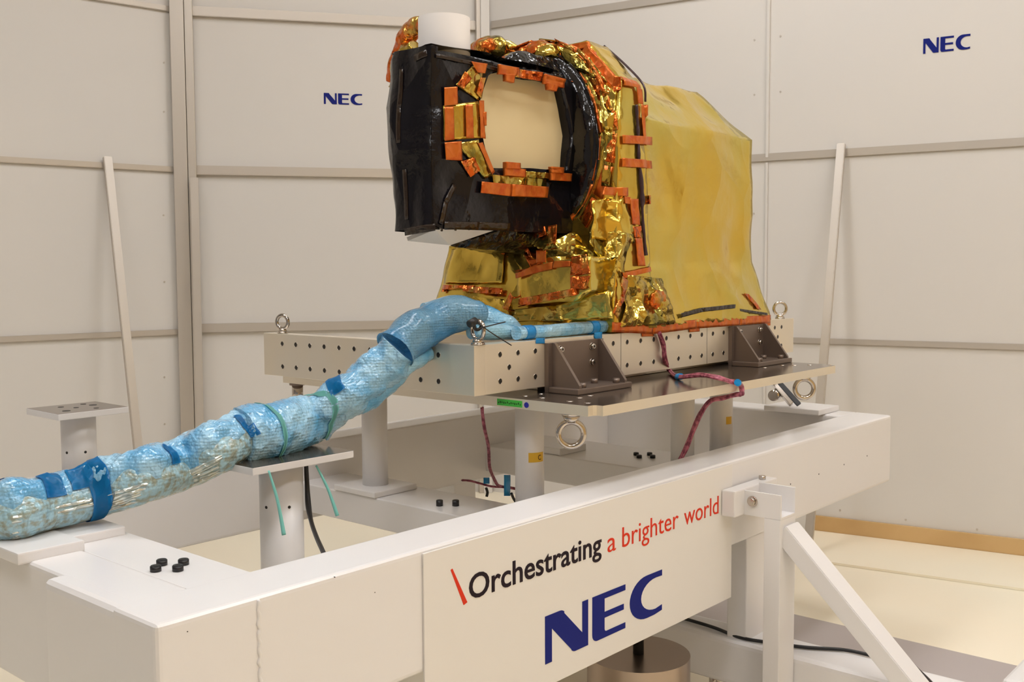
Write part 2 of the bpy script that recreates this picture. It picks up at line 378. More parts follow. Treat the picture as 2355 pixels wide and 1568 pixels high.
# panel joint on the right wall, screws
def on_wall(px, v, A, n):
    d = CF + CR * ((px - 1177.5) / FPX) + CU * ((784 - v) / FPX)
    t = (A - CP).dot(n) / d.dot(n); return CP + d * t
PJ = on_wall(1766, 300, CN, nR); PJ.z = 0
bm = bmesh.new(); beam(bm, PJ + nR * 0.008 + Vector((0, 0, 2.2)), PJ + nR * 0.008 + Vector((0, 0, HC)), 0.016, 0.016, up=nR); tn[0] += 1; struct(obj('trim_%d' % tn[0], bm, 'wall'))
bm = bmesh.new(); beam(bm, PJ + nR * 0.008 + Vector((0, 0, 0.1)), PJ + nR * 0.008 + Vector((0, 0, 2.17)), 0.012, 0.012, up=nR); tn[0] += 1; struct(obj('trim_%d' % tn[0], bm, 'wall'))
def screws(name, lst, A, n, parent):
    for px, v in lst:
        P = on_wall(px, v, A, n); bm = bmesh.new(); cyl(bm, P - n * 0.001, P + n * 0.003, 0.006, seg=10); obj('screw', bm, 'trim', parent)
screws('s', [(1735, 92), (1735, 218), (1734, 491), (1795, 83), (1795, 211), (2083, 1195), (2247, 1217), (1932, 1173)], CN, nR, wr)
screws('s', [(377, 144), (377, 257), (378, 648), (378, 867), (379, 975), (376, 495)], LC, nL, wl)
# company letters on the two walls
P = on_wall(745, 239, LC, nB); P2 = on_wall(833, 239, LC, nB)
obj('wall_logo', nec(P + nB * 0.001, dB, (0, 0, 1), nB, (P2 - P).dot(dB), 0.072), 'navy', wb)
P = on_wall(2123, 124, CN, nR); P2 = on_wall(2231, 115, CN, nR)
obj('wall_logo', nec(P + nR * 0.001, dR, (0, 0, 1), nR, (P2 - P).dot(dR), 0.080), 'navy', wr)
# metal baseboard under the right wall panels, tan reflection painted in, and the flat sill in front of it
bm = bmesh.new(); S = on_wall(1872, 1190, CN, nR); S.z = 0
beam(bm, S + nR * 0.012 + Vector((0, 0, 0.05)), WR + nR * 0.012 + Vector((0, 0, 0.05)), 0.02, 0.098); struct(obj('baseboard_right', bm, 'brown'))
a = at(1915, 1290, 'Z', 0.012); b = at(2355, 1362, 'Z', 0.012); dd = (b - a).normalized()
bm = bmesh.new(); w_ = 0.78
A1 = CN + nR * 0.03; B1 = WR + nR * 0.03
off = (a - CN).dot(nR)
poly(bm, [(0, 0), ((WR - CN).length - 0.05, 0), ((WR - CN).length - 0.05, off), (0, off)], CN + nR * 0.025 + dR * 0.4 + Vector((0, 0, 0.001)), dR, nR, (0, 0, 1), 0.012)
tn[0] += 1; struct(obj('trim_%d' % tn[0], bm, 'floor'))

# ceiling lights
k = 0
for ix in range(3):
    for iy in range(3):
        x = -2.9 + ix * 2.4; y = -4.3 + iy * 2.6
        k += 1
        lt = thing('ceiling_light', 'recessed white ceiling light panel, row %s, %s' % (('nearest the camera side', 'in the middle', 'nearest the back wall')[iy], ('left', 'centre', 'right')[ix]), 'ceiling light', (x, y, HC), 'ceiling light panels')
        bm = bmesh.new()
        for (a0, a1, b0, b1) in ((-0.66, 0.66, -0.36, -0.32), (-0.66, 0.66, 0.32, 0.36), (-0.66, -0.62, -0.32, 0.32), (0.62, 0.66, -0.32, 0.32)):
            box(bm, x + a0, x + a1, y + b0, y + b1, HC - 0.03, HC - 0.0005)
        obj('frame', bm, 'white', lt)
        obj('diffuser', bbox(x - 0.62, x + 0.62, y - 0.32, y + 0.32, HC - 0.02, HC - 0.001), 'lamp', lt)

# aluminium props leaning on the wall rails
def lean(top, low_px, low_v, n, dist, w, label):
    """bar from a point on the wall to the floor `dist` out from the wall, tipped along the wall so its line is the seen one"""
    T = top.copy(); best = None
    along = Vector((0, 0, 1)).cross(n).normalized()
    for i in range(-300, 301):
        f = Vector((T.x, T.y, 0)) + n * dist + along * (i * 0.005)
        d = f - T
        for j in range(40):
            q = T + d * (j / 40); v = q - CP; z = v.dot(CF); u_ = 1177.5 + FPX * v.dot(CR) / z; w_ = 784 - FPX * v.dot(CU) / z
            e = abs(u_ - low_px) + abs(w_ - low_v)
            if best is None or e < best[0]: best = (e, f)
    f = best[1]; bm = bmesh.new(); beam(bm, T + n * 0.03, f + Vector((0, 0, 0.012)), w, 0.03, up=n, bev=0.003)
    tag(obj('wall_prop', bm, 'trim'), label, 'prop')
lean(on_wall(1938, 332, CN, nR), 1889, 900, nR, 0.55, 0.045, 'grey aluminium bar leaning against the right wall')
lean(on_wall(243, 362, LC, nL), 314, 1000, nL, 0.55, 0.05, 'grey aluminium bar slanting down the left wall')
T = on_wall(449, 412, LC, nB); T = Vector((T.x, T.y, T.z))
bm = bmesh.new(); beam(bm, T + nB * 0.11, Vector((T.x, T.y, 0.005)) + nB * 0.24, 0.05, 0.03, up=nB, bev=0.003)
tag(obj('wall_prop', bm, 'trim'), 'upright aluminium bar standing beside the corner post of the back wall', 'prop')

# ---------------------------------------------------------------- big white support frame
FX0, FX1, FY0, FY1, ZF, HB, WB = -1.2238, 2.2534, -0.3597, 1.1952, 0.9115, 0.2895, 0.1618
fr = thing('support_frame', 'large white welded steel beam frame carrying the instrument stand', 'frame', (0.5, 0.4, 0))
def rbeam(name, *a, bev=0.012): return obj(name, bbox(*a, bev=bev, seg=3), 'white', fr, smooth=False)
rbeam('front_beam', FX0 + 0.0, FX1, FY0, FY0 + WB, ZF - HB, ZF)
rbeam('back_beam', FX0, FX1, FY1 - WB, FY1, ZF - HB, ZF)
rbeam('corner_block', FX0, FX0 + WB, FY0 + WB - 0.03, 0.092, ZF - HB, ZF - 0.0003, bev=0.02)
rbeam('end_beam', FX0 + 0.035, FX0 + WB, FY0 + WB - 0.012, FY1 - WB + 0.012, ZF - HB, ZF)
rbeam('end_beam', FX1 - WB, FX1, FY0 + WB - 0.012, FY1 - WB + 0.012, ZF - HB, ZF)
obj('end_plate', bbox(FX0 + WB, -0.910, FY0 + WB - 0.005, FY1 - WB + 0.005, ZF - 0.10, ZF - 0.003, bev=0.003), 'white', fr)
rbeam('cross_beam', 0.148, 0.378, FY0 + WB - 0.005, FY1 - WB + 0.005, 0.665, 0.77, bev=0.006)
rbeam('cross_beam', 1.17, 1.56, FY0 + WB - 0.005, FY1 - WB + 0.005, 0.655, 0.77, bev=0.006)
# weld seam on the front beam
bm = bmesh.new()
pts = []
for i in range(30):
    z = ZF - 0.006 - i * (HB - 0.01) / 29
    pts.append((-1.005 + 0.002 * math.sin(i * 2.3), FY0 - 0.0005, z, 0.003 + 0.0018 * (i % 2)))
tube(bm, pts, seg=8, n=2); obj('weld_seam', bm, 'white', fr)
# raised cable saddles on the left end beam
for (x0, x1, y0, y1, z1) in ((-1.212, -1.06, 0.235, 0.56, 0.934), (-1.056, -0.925, 0.30, 0.60, 0.930)):
    obj('saddle_pad', bbox(x0, x1, y0, y1, ZF - 0.004, z1, bev=0.004), 'white', fr)
# black bolt heads in fours
def boltset(cx, cy, z, dx=0.068, dy=0.065, r=0.0125, h=0.014):
    for sx in (-1, 1):
        for sy in (-1, 1):
            bm = bmesh.new(); P = Vector((cx + sx * dx / 2, cy + sy * dy / 2, z - 0.001))
            cyl(bm, P, P + Vector((0, 0, h)), r, seg=20, bev=0.0015); cyl(bm, P + Vector((0, 0, h - 0.001)), P + Vector((0, 0, h + 0.0004)), r * 0.5, seg=6, mi=1)
            obj('bolt', bm, 'black', fr, mats=['black', 'hole'])
b4 = [at(358, 1305, 'Z', ZF + 0.005), at(372, 1291, 'Z', ZF + 0.005), at(409, 1304, 'Z', ZF + 0.005), at(422, 1290, 'Z', ZF + 0.005)]
c = sum(b4, Vector()) / 4
for P in b4:
    bm = bmesh.new(); P.z = ZF - 0.004
    cyl(bm, P, P + Vector((0, 0, 0.014)), 0.0118, seg=20, bev=0.0015); cyl(bm, P + Vector((0, 0, 0.013)), P + Vector((0, 0, 0.0145)), 0.006, seg=6, mi=1)
    obj('bolt', bm, 'black', fr, mats=['black', 'hole'])
for u, v, z in ((1011, 1163, 0.77), (1048, 1163, 0.77), (1463, 1047, 0.77), (1470, 1053, 0.77), (1494, 1047, 0.77), (1501, 1053, 0.77)):
    P = at(u, v, 'Z', z); P.z = z - 0.001; bm = bmesh.new()
    hh = 0.021 if u < 1100 else 0.014
    cyl(bm, P, P + Vector((0, 0, hh)), 0.0115, seg=20, bev=0.0015); cyl(bm, P + Vector((0, 0, hh - 0.001)), P + Vector((0, 0, hh + 0.0004)), 0.006, seg=6, mi=1)
    obj('bolt', bm, 'black', fr, mats=['black', 'hole'])
# small drilled marks on the front beam
for u, v in ((1818, 1113), (1883, 1090), (1941, 1068), (1994, 1048), (431, 1452), (862, 1362), (770, 1327)):
    bm = bmesh.new(); P = at(u, v, 'Y', FY0); cyl(bm, P + Vector((0, 0.004, 0)), P + Vector((0, -0.0006, 0)), 0.003 if u > 1500 else 0.0012, seg=10)
    obj('drilled_hole', bm, 'hole', fr)
# lower base: long floor beam, uprights, floor strip
def lower(name, *a, bev=0.01, m_='white'): return obj(name, bbox(*a, bev=bev, seg=3), m_, fr)
lower('base_beam', 0.962, 1.125, -1.10, 1.3, 0.10, 0.262, bev=0.02)
lower('base_beam', -1.15, -0.99, -0.36, 1.3, 0.14, 0.315, bev=0.02)
lower('upright', 0.985, 1.12, -0.352, -0.278, 0.258, ZF - HB + 0.002, bev=0.006)
lower('upright', 0.985, 1.12, 1.05, 1.18, 0.258, ZF - HB + 0.002, bev=0.006)
lower('upright', -1.14, -1.0, -0.35, -0.22, 0.0, ZF - HB + 0.002, bev=0.006)
lower('upright', -1.14, -1.0, 1.05, 1.18, 0.0, ZF - HB + 0.002, bev=0.006)
for x, y in ((1.04, 1.15), (1.04, -0.2), (1.04, -1.0)):
    bm = bmesh.new(); cyl(bm, (x, y, 0), (x, y, 0.03), 0.06, seg=28, bev=0.004); cyl(bm, (x, y, 0.028), (x, y, 0.105), 0.02, seg=16); obj('levelling_foot', bm, 'chrome', fr)
# outrigger at the right front
og = thing('outrigger', 'white square steel post with diagonal brace bolted to the front beam', 'post', (0.83, -0.54, 0))
PX0, PX1, PY0, PY1 = 0.85, 0.958, -0.544, -0.486
z0, z1 = 0.742, 0.832
obj('post', bbox(PX0, PX1, PY0, PY1, 0.02, z0, bev=0.003), 'white', og)
obj('foot_plate', bbox(PX0 - 0.04, PX1 + 0.04, PY0 - 0.04, PY1 + 0.04, 0.0, 0.0205, bev=0.003), 'white', og)
bm = bmesh.new()   # open channel arm from the clamp block over the post top
poly(bm, [(0, 0), (PX1 - PX0, 0), (PX1 - PX0, z1 - z0), (PX1 - PX0 - 0.007, z1 - z0), (PX1 - PX0 - 0.007, 0.007), (0.007, 0.007), (0.007, z1 - z0 - 0.01), (0, z1 - z0 - 0.01)], (PX0, FY0 - 0.054, z0), OX_, OZ_, (0, -1, 0), FY0 - 0.054 - PY0)
obj('arm', bm, 'white', og)
obj('clamp_block', bbox(0.785, 1.08, FY0 - 0.055, FY0 - 0.0075, 0.742, 0.828, bev=0.004), 'white', og)
for bx_, by_, bz_ in ((PX0 - 0.001, FY0 - 0.085, 0.79),):
    bm = bmesh.new(); P = Vector((bx_, by_, bz_)); cyl(bm, P, P - Vector((0.012, 0, 0)), 0.013, seg=6, bev=0.001); cyl(bm, P + Vector((0.002, 0, 0)), P - Vector((0.004, 0, 0)), 0.018, seg=20); obj('bolt', bm, 'chrome', og)
bm = bmesh.new(); P = Vector((1.02, FY0 - 0.03, 0.828)); cyl(bm, P, P + Vector((0, 0, 0.014)), 0.012, seg=6, bev=0.001); obj('bolt', bm, 'chrome', og)
bm = bmesh.new(); beam(bm, (0.912, PY0 + 0.012, 0.70), (0.912, -0.985, 0.255), 0.09, 0.06, up=(0, -1, 1), bev=0.003); obj('brace', bm, 'white', og)

# ---------------------------------------------------------------- sign panel on the front beam
sg = thing('sign_panel', 'white rectangular slogan panel with red, black and navy lettering on the front beam', 'sign', (0.147, FY0 - 0.003, 0.452))
YS = FY0 - 0.006
obj('panel', bbox(-0.561, 0.857, YS, FY0 - 0.0005, 0.452, 0.903, bev=0.0015), 'sign', sg)
OX = Vector((1, 0, 0)); OZ = Vector((0, 0, 1)); ON = Vector((0, -1, 0))
bm = bmesh.new(); poly(bm, [(-0.474, 0.846), (-0.468, 0.848), (-0.4185, 0.755), (-0.431, 0.751)], (0, YS, 0), OX, OZ, ON, 0.001); obj('slash_mark', bm, 'red', sg)
text_mesh('slogan_word', 'Orchestrating', (-0.412, YS, 0.7585), OX, OZ, ON, 0.0860, 0.536, 'ink', sg, bold=0.012)
for wd, u0_, u1_ in (('a', 1397, 1416), ('brighter', 1431, 1560), ('world', 1573, 1652)):
    xa, xb = at(u0_, 1220, 'Y', YS).x, at(u1_, 1180, 'Y', YS).x
    text_mesh('slogan_word', wd, (xa, YS, 0.7535), OX, OZ, ON, 0.0855, xb - xa, 'red', sg, bold=-0.004)
obj('logo', nec((-0.125, YS, 0.514), OX, OZ, ON, 0.558, 0.1285, 0.001), 'navy', sg)

# ---------------------------------------------------------------- steel drum under the frame
dm = thing('leveling_drum', 'round stainless steel drum with a dark threaded rod under the front beam', 'drum', (0.47, -0.2, 0))
DX, DY = 0.45, -0.27
bm = bmesh.new(); cyl(bm, (DX, DY, 0), (DX, DY, 0.355), 0.160, seg=48, bev=0.008); obj('drum_body', bm, 'drum', dm)
bm = bmesh.new(); cyl(bm, (DX, DY, 0.35), (DX, DY, 0.60), 0.017, seg=20); obj('rod', bm, 'black', dm)
bm = bmesh.new(); cyl(bm, (DX, DY, 0.50), (DX, DY, ZF - HB + 0.001), 0.026, seg=6); obj('lock_nut', bm, 'chrome', dm)
# thin flat grey strip on the floor beyond the base
q = [at(1831, 1403, 'Z', 0.02), at(2352, 1506, 'Z', 0.02)]
tag(obj('floor_strip', bbox(1.55, 2.02, -1.9, 0.9, 0.0005, 0.02, bev=0.003), 'lilac'), 'long thin grey strip lying on the floor beyond the base beam', 'plate')
# white box bottom right
A_ = at(2205, 1548, 'Z', 0.2)
tag(obj('storage_box', bbox(1.36, 1.75, -1.5, -1.075, 0.0, 0.205, bev=0.03, seg=4), 'white'), 'low white box with rounded edges on the floor at the lower right', 'box')

# ---------------------------------------------------------------- legs of the stand
ZS0, ZS1 = 1.1335, 1.1635
def leg(x, y, r, zb, label, sticker=None, sz=0.95, plate=True):
    t = thing('stand_leg', label, 'leg', (x, y, zb), 'stand legs')
    bm = bmesh.new(); cyl(bm, (x, y, zb + 0.0205), (x, y, ZS0 - 0.001), r, seg=36); obj('column', bm, 'white', t)
    bm = bmesh.new(); box(bm, x - 0.08 if x > 1.2 else x - 0.1, x + 0.08 if x > 1.2 else x + 0.1, y - (0.034 if x > 1.2 else 0.11), y + (0.034 if x > 1.2 else 0.11), zb + 0.0005, zb + 0.021, bev=0.004); obj('foot_plate', bm, 'white', t)
    if sticker:
        bm = bmesh.new(); a0 = math.atan2(CP.y - y, CP.x - x)
        n = 10; vs = []
        for i in range(n + 1):
            a = a0 + sticker[1] + (i / n - 0.5) * 1.25 * sticker[2]
            vs.append([bm.verts.new((x + (r + 0.0008) * math.cos(a), y + (r + 0.0008) * math.sin(a), sz + dz)) for dz in (-0.015, 0.015)])
        for p_, q_ in zip(vs, vs[1:]): bm.faces.new((p_[0], q_[0], q_[1], p_[1]))
        s = obj('sticker', bm, 'yellow', t)
        if sticker[0]:
            a = a0 + sticker[1] + 0.18; P = Vector((x + (r + 0.0014) * math.cos(a), y + (r + 0.0014) * math.sin(a), sz - 0.008)); N_ = Vector((math.cos(a), math.sin(a), 0)); U_ = Vector((-math.sin(a), math.cos(a), 0))
            text_mesh('letter', sticker[0], P - U_ * 0.005, U_, (0, 0, 1), N_, 0.022, 0.011, 'ink', s, th=0.0004)
    return t
leg(0.240, 0.713, 0.0455, 0.77, 'white round leg under the far left of the grey plate')
leg(0.262, 0.012, 0.0455, 0.77, 'white round leg with a yellow lettered sticker under the left end of the plate', ('C', 0.52, 0.95), 0.972)
leg(1.250, 0.070, 0.0455, 0.77, 'plain white round leg near the right, behind the red cable')
leg(1.422, 0.000, 0.0450, 0.77, 'white round leg with a small yellow sticker at its edge', ('', 0.75, 0.5), 0.955)

# ---------------------------------------------------------------- grey base plate on the legs
bp_ = thing('base_plate', 'flat rectangular aluminium plate with green and blue stickers under the drilled beams', 'plate', (0.8, 0.3, ZS0))
bm = bmesh.new(); vs = box(bm, 0.15, 1.765, -0.330, 1.15, ZS0, ZS1)
es = [e for e in bm.edges if abs(e.verts[0].co.z - e.verts[1].co.z) > 0.01]
bmesh.ops.bevel(bm, geom=es, offset=0.03, segments=5, affect='EDGES')
bmesh.ops.recalc_face_normals(bm, faces=bm.faces)
for f in bm.faces:
    if f.normal.z > 0.9: f.material_index = 1
obj('plate', bm, 'alu', bp_, mats=['alu', 'slabtop'])
bm = bmesh.new()
for x, y in ((0.22, -0.007), (0.22, -0.076), (0.293, -0.009), (0.207, -0.191), (0.29, -0.163), (0.353, -0.155), (0.208, -0.255), (1.492, -0.15), (1.622, -0.16), (1.647, -0.20), (1.70, -0.24)):
    cyl(bm, (x, y, ZS1 - 0.002), (x, y, ZS1 + 0.001), 0.010, seg=16)
obj('screw', bm, 'chrome', bp_)
NX = Vector((-1, 0, 0)); UY = Vector((0, -1, 0))
def on_x(u, v, x): return at(u, v, 'X', x)
g0 = on_x(1144, 938, 0.15); g1 = on_x(1201, 942, 0.15)
st = obj('green_sticker', bbox(0.1485, 0.150, g1.y, g0.y, 1.1385, 1.1580), 'green', bp_)
g2 = on_x(1211, 937, 0.15)
bm = bmesh.new(); cyl(bm, (0.151, g2.y, 1.1475), (0.1485, g2.y, 1.1475), 0.0085, seg=24); obj('blue_sticker', bm, 'blue', bp_)
bm = bmesh.new()
for i in range(13):
    y = g0.y - 0.006 - i * (g0.y - g1.y - 0.012) / 12; z = 1.1445 + 0.001 * (i % 3); box(bm, 0.1478, 0.1486, y - 0.0012, y + 0.0012, z, z + 0.004 + 0.002 * (i % 2))
obj('printed_marks', bm, 'ink', st)

# ---------------------------------------------------------------- drilled mounting beams
ZR0, ZR1 = 1.181, 1.330
mb = thing('drilled_front_beam', 'long tan aluminium beam with two rows of drilled holes', 'beam', (1.0, 0.02, ZR0))
bm = bmesh.new(); box(bm, 0.048, 2.044, 0.0, 0.06, ZR0 + 0.001, ZR1, bev=0.0015); obj('beam_body', bm, 'alu', mb)
def bore(x, y, z, n, r=0.0074):
    bm = bmesh.new(); n = Vector(n); P = Vector((x, y, z))
    cyl(bm, P - n * 0.004, P + n * 0.0006, r, seg=16, mi=0)
    torus(bm, P + n * 0.0004, n, r + 0.0008, 0.0008, seg=18, sr=6, mi=1)
    return bm
hx = [0.113, 0.195, 0.277] + [0.690 + 0.0828 * i for i in range(10)] + [1.929 - 0.062, 1.929]
for x in hx:
    for z in (1.297, 1.217): obj('bolt_hole', bore(x, 0, z, (0, -1, 0)), 'hole', mb, mats=['hole', 'chrome'])
obj('bolt_hole', bore(0.154, 0, 1.256, (0, -1, 0)), 'hole', mb, mats=['hole', 'chrome'])
obj('bolt_hole', bore(1.895, 0, 1.256, (0, -1, 0)), 'hole', mb, mats=['hole', 'chrome'])
for x in (0.736, 1.309): obj('joint_line', bbox(x - 0.0008, x + 0.0008, -0.0004, 0.002, ZR0 + 0.002, ZR1 - 0.001), 'hole', mb)
eb = thing('drilled_end_beam', 'shorter grey aluminium beam with drilled holes facing left', 'beam', (0.02, 0.5, ZR0))
bm = bmesh.new(); box(bm, 0.0, 0.0475, -0.001, 1.024, ZR0 + 0.001, ZR1, bev=0.0015); obj('beam_body', bm, 'alu', eb)
for y in [0.146, 0.223] + [0.300, 0.378] + [0.455 + 0.0768 * i for i in range(7)]:
    for z in (1.296, 1.2165): obj('bolt_hole', bore(0, y, z, (-1, 0, 0)), 'hole', eb, mats=['hole', 'chrome'])
tag(obj('deck_plate', bbox(0.36, 1.76, 0.0605, 0.80, 1.164, 1.329, bev=0.002), 'alu'), 'aluminium deck block under the gold blanket behind the front beam', 'plate')

# angle brackets
def bracket(x0, w, label):
    b = thing('angle_bracket', label, 'bracket', (x0 + w / 2, -0.03, ZS1), 'angle brackets')
    D = 0.132; T = 0.016; z0 = ZS1 + 0.0005; z1 = 1.319
    bm = bmesh.new(); box(bm, x0, x0 + w, -T, -0.0005, z0, z1)
    es = [e for e in bm.edges if e.verts[0].co.z > z1 - 0.001 and e.verts[1].co.z > z1 - 0.001 and False]
    obj('back_plate', bm, 'bracket', b)
    bm = bmesh.new(); box(bm, x0, x0 + w, -D, -T - 0.0002, z0, z0 + 0.018, bev=0.003); obj('foot_plate', bm, 'bracket', b)
    for gx in (x0 + 0.018, x0 + w - 0.030):
        bm = bmesh.new(); poly(bm, [(-T, z0 + 0.018), (-D + 0.008, z0 + 0.018), (-D + 0.008, z0 + 0.026), (-T - 0.010, z1), (-T, z1)], (gx, 0, 0), (0, 1, 0), (0, 0, 1), (1, 0, 0), 0.012)
        obj('gusset', bm, 'bracket', b)
    for bx in (x0 + 0.058, x0 + w - 0.065):
        for z in (1.297, 1.245):
            if bx < x0 + 0.1 and z < 1.25: continue
            bm = bmesh.new(); cyl(bm, (bx, -T + 0.001, z), (bx, -T - 0.012, z), 0.0085, seg=20, bev=0.001); cyl(bm, (bx, -T - 0.010, z), (bx, -T - 0.0125, z), 0.0045, seg=6, mi=1); torus(bm, (bx, -T - 0.001, z), (0, 1, 0), 0.0105, 0.0016, seg=20, sr=6)
            obj('bolt', bm, 'chrome', b, mats=['chrome', 'hole'])
    for bx, by in ((x0 + 0.055, -0.108), (x0 + w - 0.11, -0.06), (x0 + w - 0.055, -0.108)):
        bm = bmesh.new(); cyl(bm, (bx, by, z0 + 0.017), (bx, by, z0 + 0.033), 0.0115, seg=20, bev=0.001); obj('bolt', bm, 'bracket', b)
bracket(0.322, 0.290, 'dark grey angle bracket nearest the left, bolted to the drilled beam')
bracket(1.474, 0.290, 'dark grey angle bracket at the far right of the drilled beam')

# eyebolts
def eyebolt(P, d, nrm, R, r, label, group, neck=0.012):
    P = Vector(P); d = Vector(d).normalized()
    t = thing('eyebolt', label, 'eyebolt', P, group)
    bm = bmesh.new(); torus(bm, P + d * (neck + R + r * 0.7), nrm, R, r, seg=40, sr=14); obj('ring', bm, 'chrome', t)
    bm = bmesh.new(); cyl(bm, P + d * 0.0005, P + d * (neck * 0.6), R * 0.82, R * 0.72, seg=28, bev=0.001); cyl(bm, P + d * (neck * 0.55), P + d * (neck + r), R * 0.72, R * 0.42, seg=28); obj('collar', bm, 'chrome', t)
vw = Vector((0.75, 0.66, 0))
eyebolt((0.024, 0.945, ZR1), (0, 0, 1), (0.95, 0.3, 0), 0.0235, 0.0065, 'polished eyebolt at the far left end of the drilled beams', 'eyebolts on the beams')
eyebolt((0.030, 0.012, ZR1), (0, 0, 1), (0.9, -0.1, 0), 0.027, 0.0065, 'polished eyebolt at the near corner, held by a black tie', 'eyebolts on the beams')
eyebolt((1.97, 0.028, ZR1), (0, 0, 1), (0.75, 0.66, 0), 0.027, 0.0065, 'polished eyebolt at the right end of the drilled beam', 'eyebolts on the beams')
zc_ = at(1311, 998, 'X', 0.207).z
eyebolt((0.207, -0.195, ZS0), (0, 0, -1), (0.75, 0.66, 0), 0.037, 0.0095, 'large eyebolt hanging under the near corner of the plate', 'eyebolts under the plate', neck=ZS0 - zc_ - 0.037 - 0.007)
zc_ = at(1850, 888, 'X', 1.537).z
eyebolt((1.537, -0.294, ZS0), (0, 0, -1), (0.75, 0.66, 0), 0.036, 0.0095, 'large eyebolt hanging under the right end of the plate', 'eyebolts under the plate', neck=max(0.004, ZS0 - zc_ - 0.036 - 0.007))
# bolt hanging under the far left of the plate
sb = thing('hanging_bolt', 'short dark bolt hanging under the far left of the plate', 'bolt', (0.20, 1.10, ZS0))
P = Vector((0.20, 1.10, 0))
bm = bmesh.new(); cyl(bm, (0.20, P.y, ZS0 - 0.0005), (0.20, P.y, ZS0 - 0.012), 0.03, seg=24); obj('washer', bm, 'bracket', sb)
bm = bmesh.new(); cyl(bm, (0.20, P.y, ZS0 - 0.0115), (0.20, P.y, ZS0 - 0.075), 0.021, seg=20, bev=0.002); obj('shank', bm, 'chrome', sb)
# clamp lever right rear
cl = thing('clamp_lever', 'black and steel diagonal clamp bar with a round knob behind the plate', 'clamp', (2.12, 0.45, ZF))
A_ = at(1792, 880, 'X', 2.05); B_ = at(1838, 931, 'X', 2.05)
bm = bmesh.new(); beam(bm, A_, B_, 0.022, 0.012, up=(-0.7, -0.6, 0.2), bev=0.002); obj('bar', bm, 'black', cl)
bm = bmesh.new(); beam(bm, A_ + Vector((-0.012, 0.025, 0.0)), B_ + Vector((-0.012, 0.03, 0.0)), 0.018, 0.03, up=(-0.7, -0.6, 0.2), bev=0.002); obj('bracket', bm, 'chrome', cl)
K_ = at(1785, 907, 'X', 2.05); bm = bmesh.new(); cyl(bm, K_, K_ + Vector((-0.05, -0.01, 0)), 0.026, 0.024, seg=24, bev=0.004); obj('knob', bm, 'chrome', cl)
obj('mount', bbox(2.03, 2.24, B_.y - 0.1, B_.y + 0.16, ZF + 0.0005, ZF + 0.025, bev=0.004), 'white', cl)

# ---------------------------------------------------------------- cable pedestals
def pedestal(cx, cy, zt, sx, sy, r, zb, label, holes=True, foot=True):
    t = thing('cable_pedestal', label, 'pedestal', (cx, cy, zb), 'cable pedestals')
    bm = bmesh.new(); cyl(bm, (cx, cy, zb + 0.001), (cx, cy, zt - 0.0195), r, seg=40); obj('column', bm, 'white', t)
    bm = bmesh.new(); box(bm, cx - sx / 2, cx + sx / 2, cy - sy / 2, cy + sy / 2, zt - 0.02, zt, bev=0.002)
    for f in bm.faces:
        f.normal_update()
        if f.normal.z > 0.9: f.material_index = 1
    obj('top_plate', bm, 'white', t, mats=['white', 'slabtop'])
    if holes:
        for dx, dy, rr in ((-0.06, -0.05, 0.012), (0.03, -0.06, 0.008), (0.06, 0.02, 0.012), (-0.03, 0.05, 0.009), (0.05, 0.065, 0.009), (-0.005, 0.0, 0.008)):
            bm = bmesh.new(); P = Vector((cx + dx, cy + dy, zt)); cyl(bm, P - Vector((0, 0, 0.004)), P + Vector((0, 0, 0.0006)), rr, seg=16); obj('plate_hole', bm, 'hole', t)
    for a in (-0.75, 0.35):
        a0 = math.atan2(CP.y - cy, CP.x - cx) + a; n = Vector((math.cos(a0), math.sin(a0), 0)); P = Vector((cx, cy, zt - 0.135)) + n * r
        bm = bmesh.new(); cyl(bm, P - n * 0.004, P + n * 0.0006, 0.0042, seg=12); obj('side_hole', bm, 'hole', t)
    return t
pa = at(657, 1056, 'Z', 1.05)
A0 = at(606, 1078, 'Z', 1.05); A1 = at(795, 1030, 'Z', 1.05)
pedestal((A0.x + A1.x) / 2 - 0.012, (A0.y + A1.y) / 2 + 0.10, 1.05, (A1.x - A0.x) + 0.0, 0.22, 0.059, 0.316, 'white pedestal with a dark-topped plate under the blue wrapped cable', holes=False)
PAX, PAY = (A0.x + A1.x) / 2 - 0.012, (A0.y + A1.y) / 2 + 0.10
obj('rest_beam', bbox(PAX - 0.1, PAX + 0.1, FY0 + 0.02, FY1 - 0.02, 0.18, 0.316, bev=0.01), 'white', fr)
B0 = at(125, 953, 'Z', 1.12); B1 = at(280, 935, 'Z', 1.12); B2 = at(60, 940, 'Z', 1.12)
bx, by = -0.647 + 0.0, 1.12
pedestal(bx, by - 0.02, 1.125, 0.225, 0.215, 0.052, ZF - 0.0, 'white pedestal with a square drilled top plate on the back beam')
# flat pads on crossbeam seen behind the big ring
rbeam('beam_pad', 1.18, 1.36, 0.62, 0.86, 0.7695, 0.80, bev=0.004)

# ---------------------------------------------------------------- the instrument
ins = thing('space_instrument', 'large boxy instrument wrapped in gold foil with a black hood and amber tape', 'instrument', (1.1, 0.37, ZR1))
def part(name, bm, m_, label=None, parent=ins, **k):
    o = obj(name, bm, m_, parent, **k)
    if label: o['label'] = label
    return o
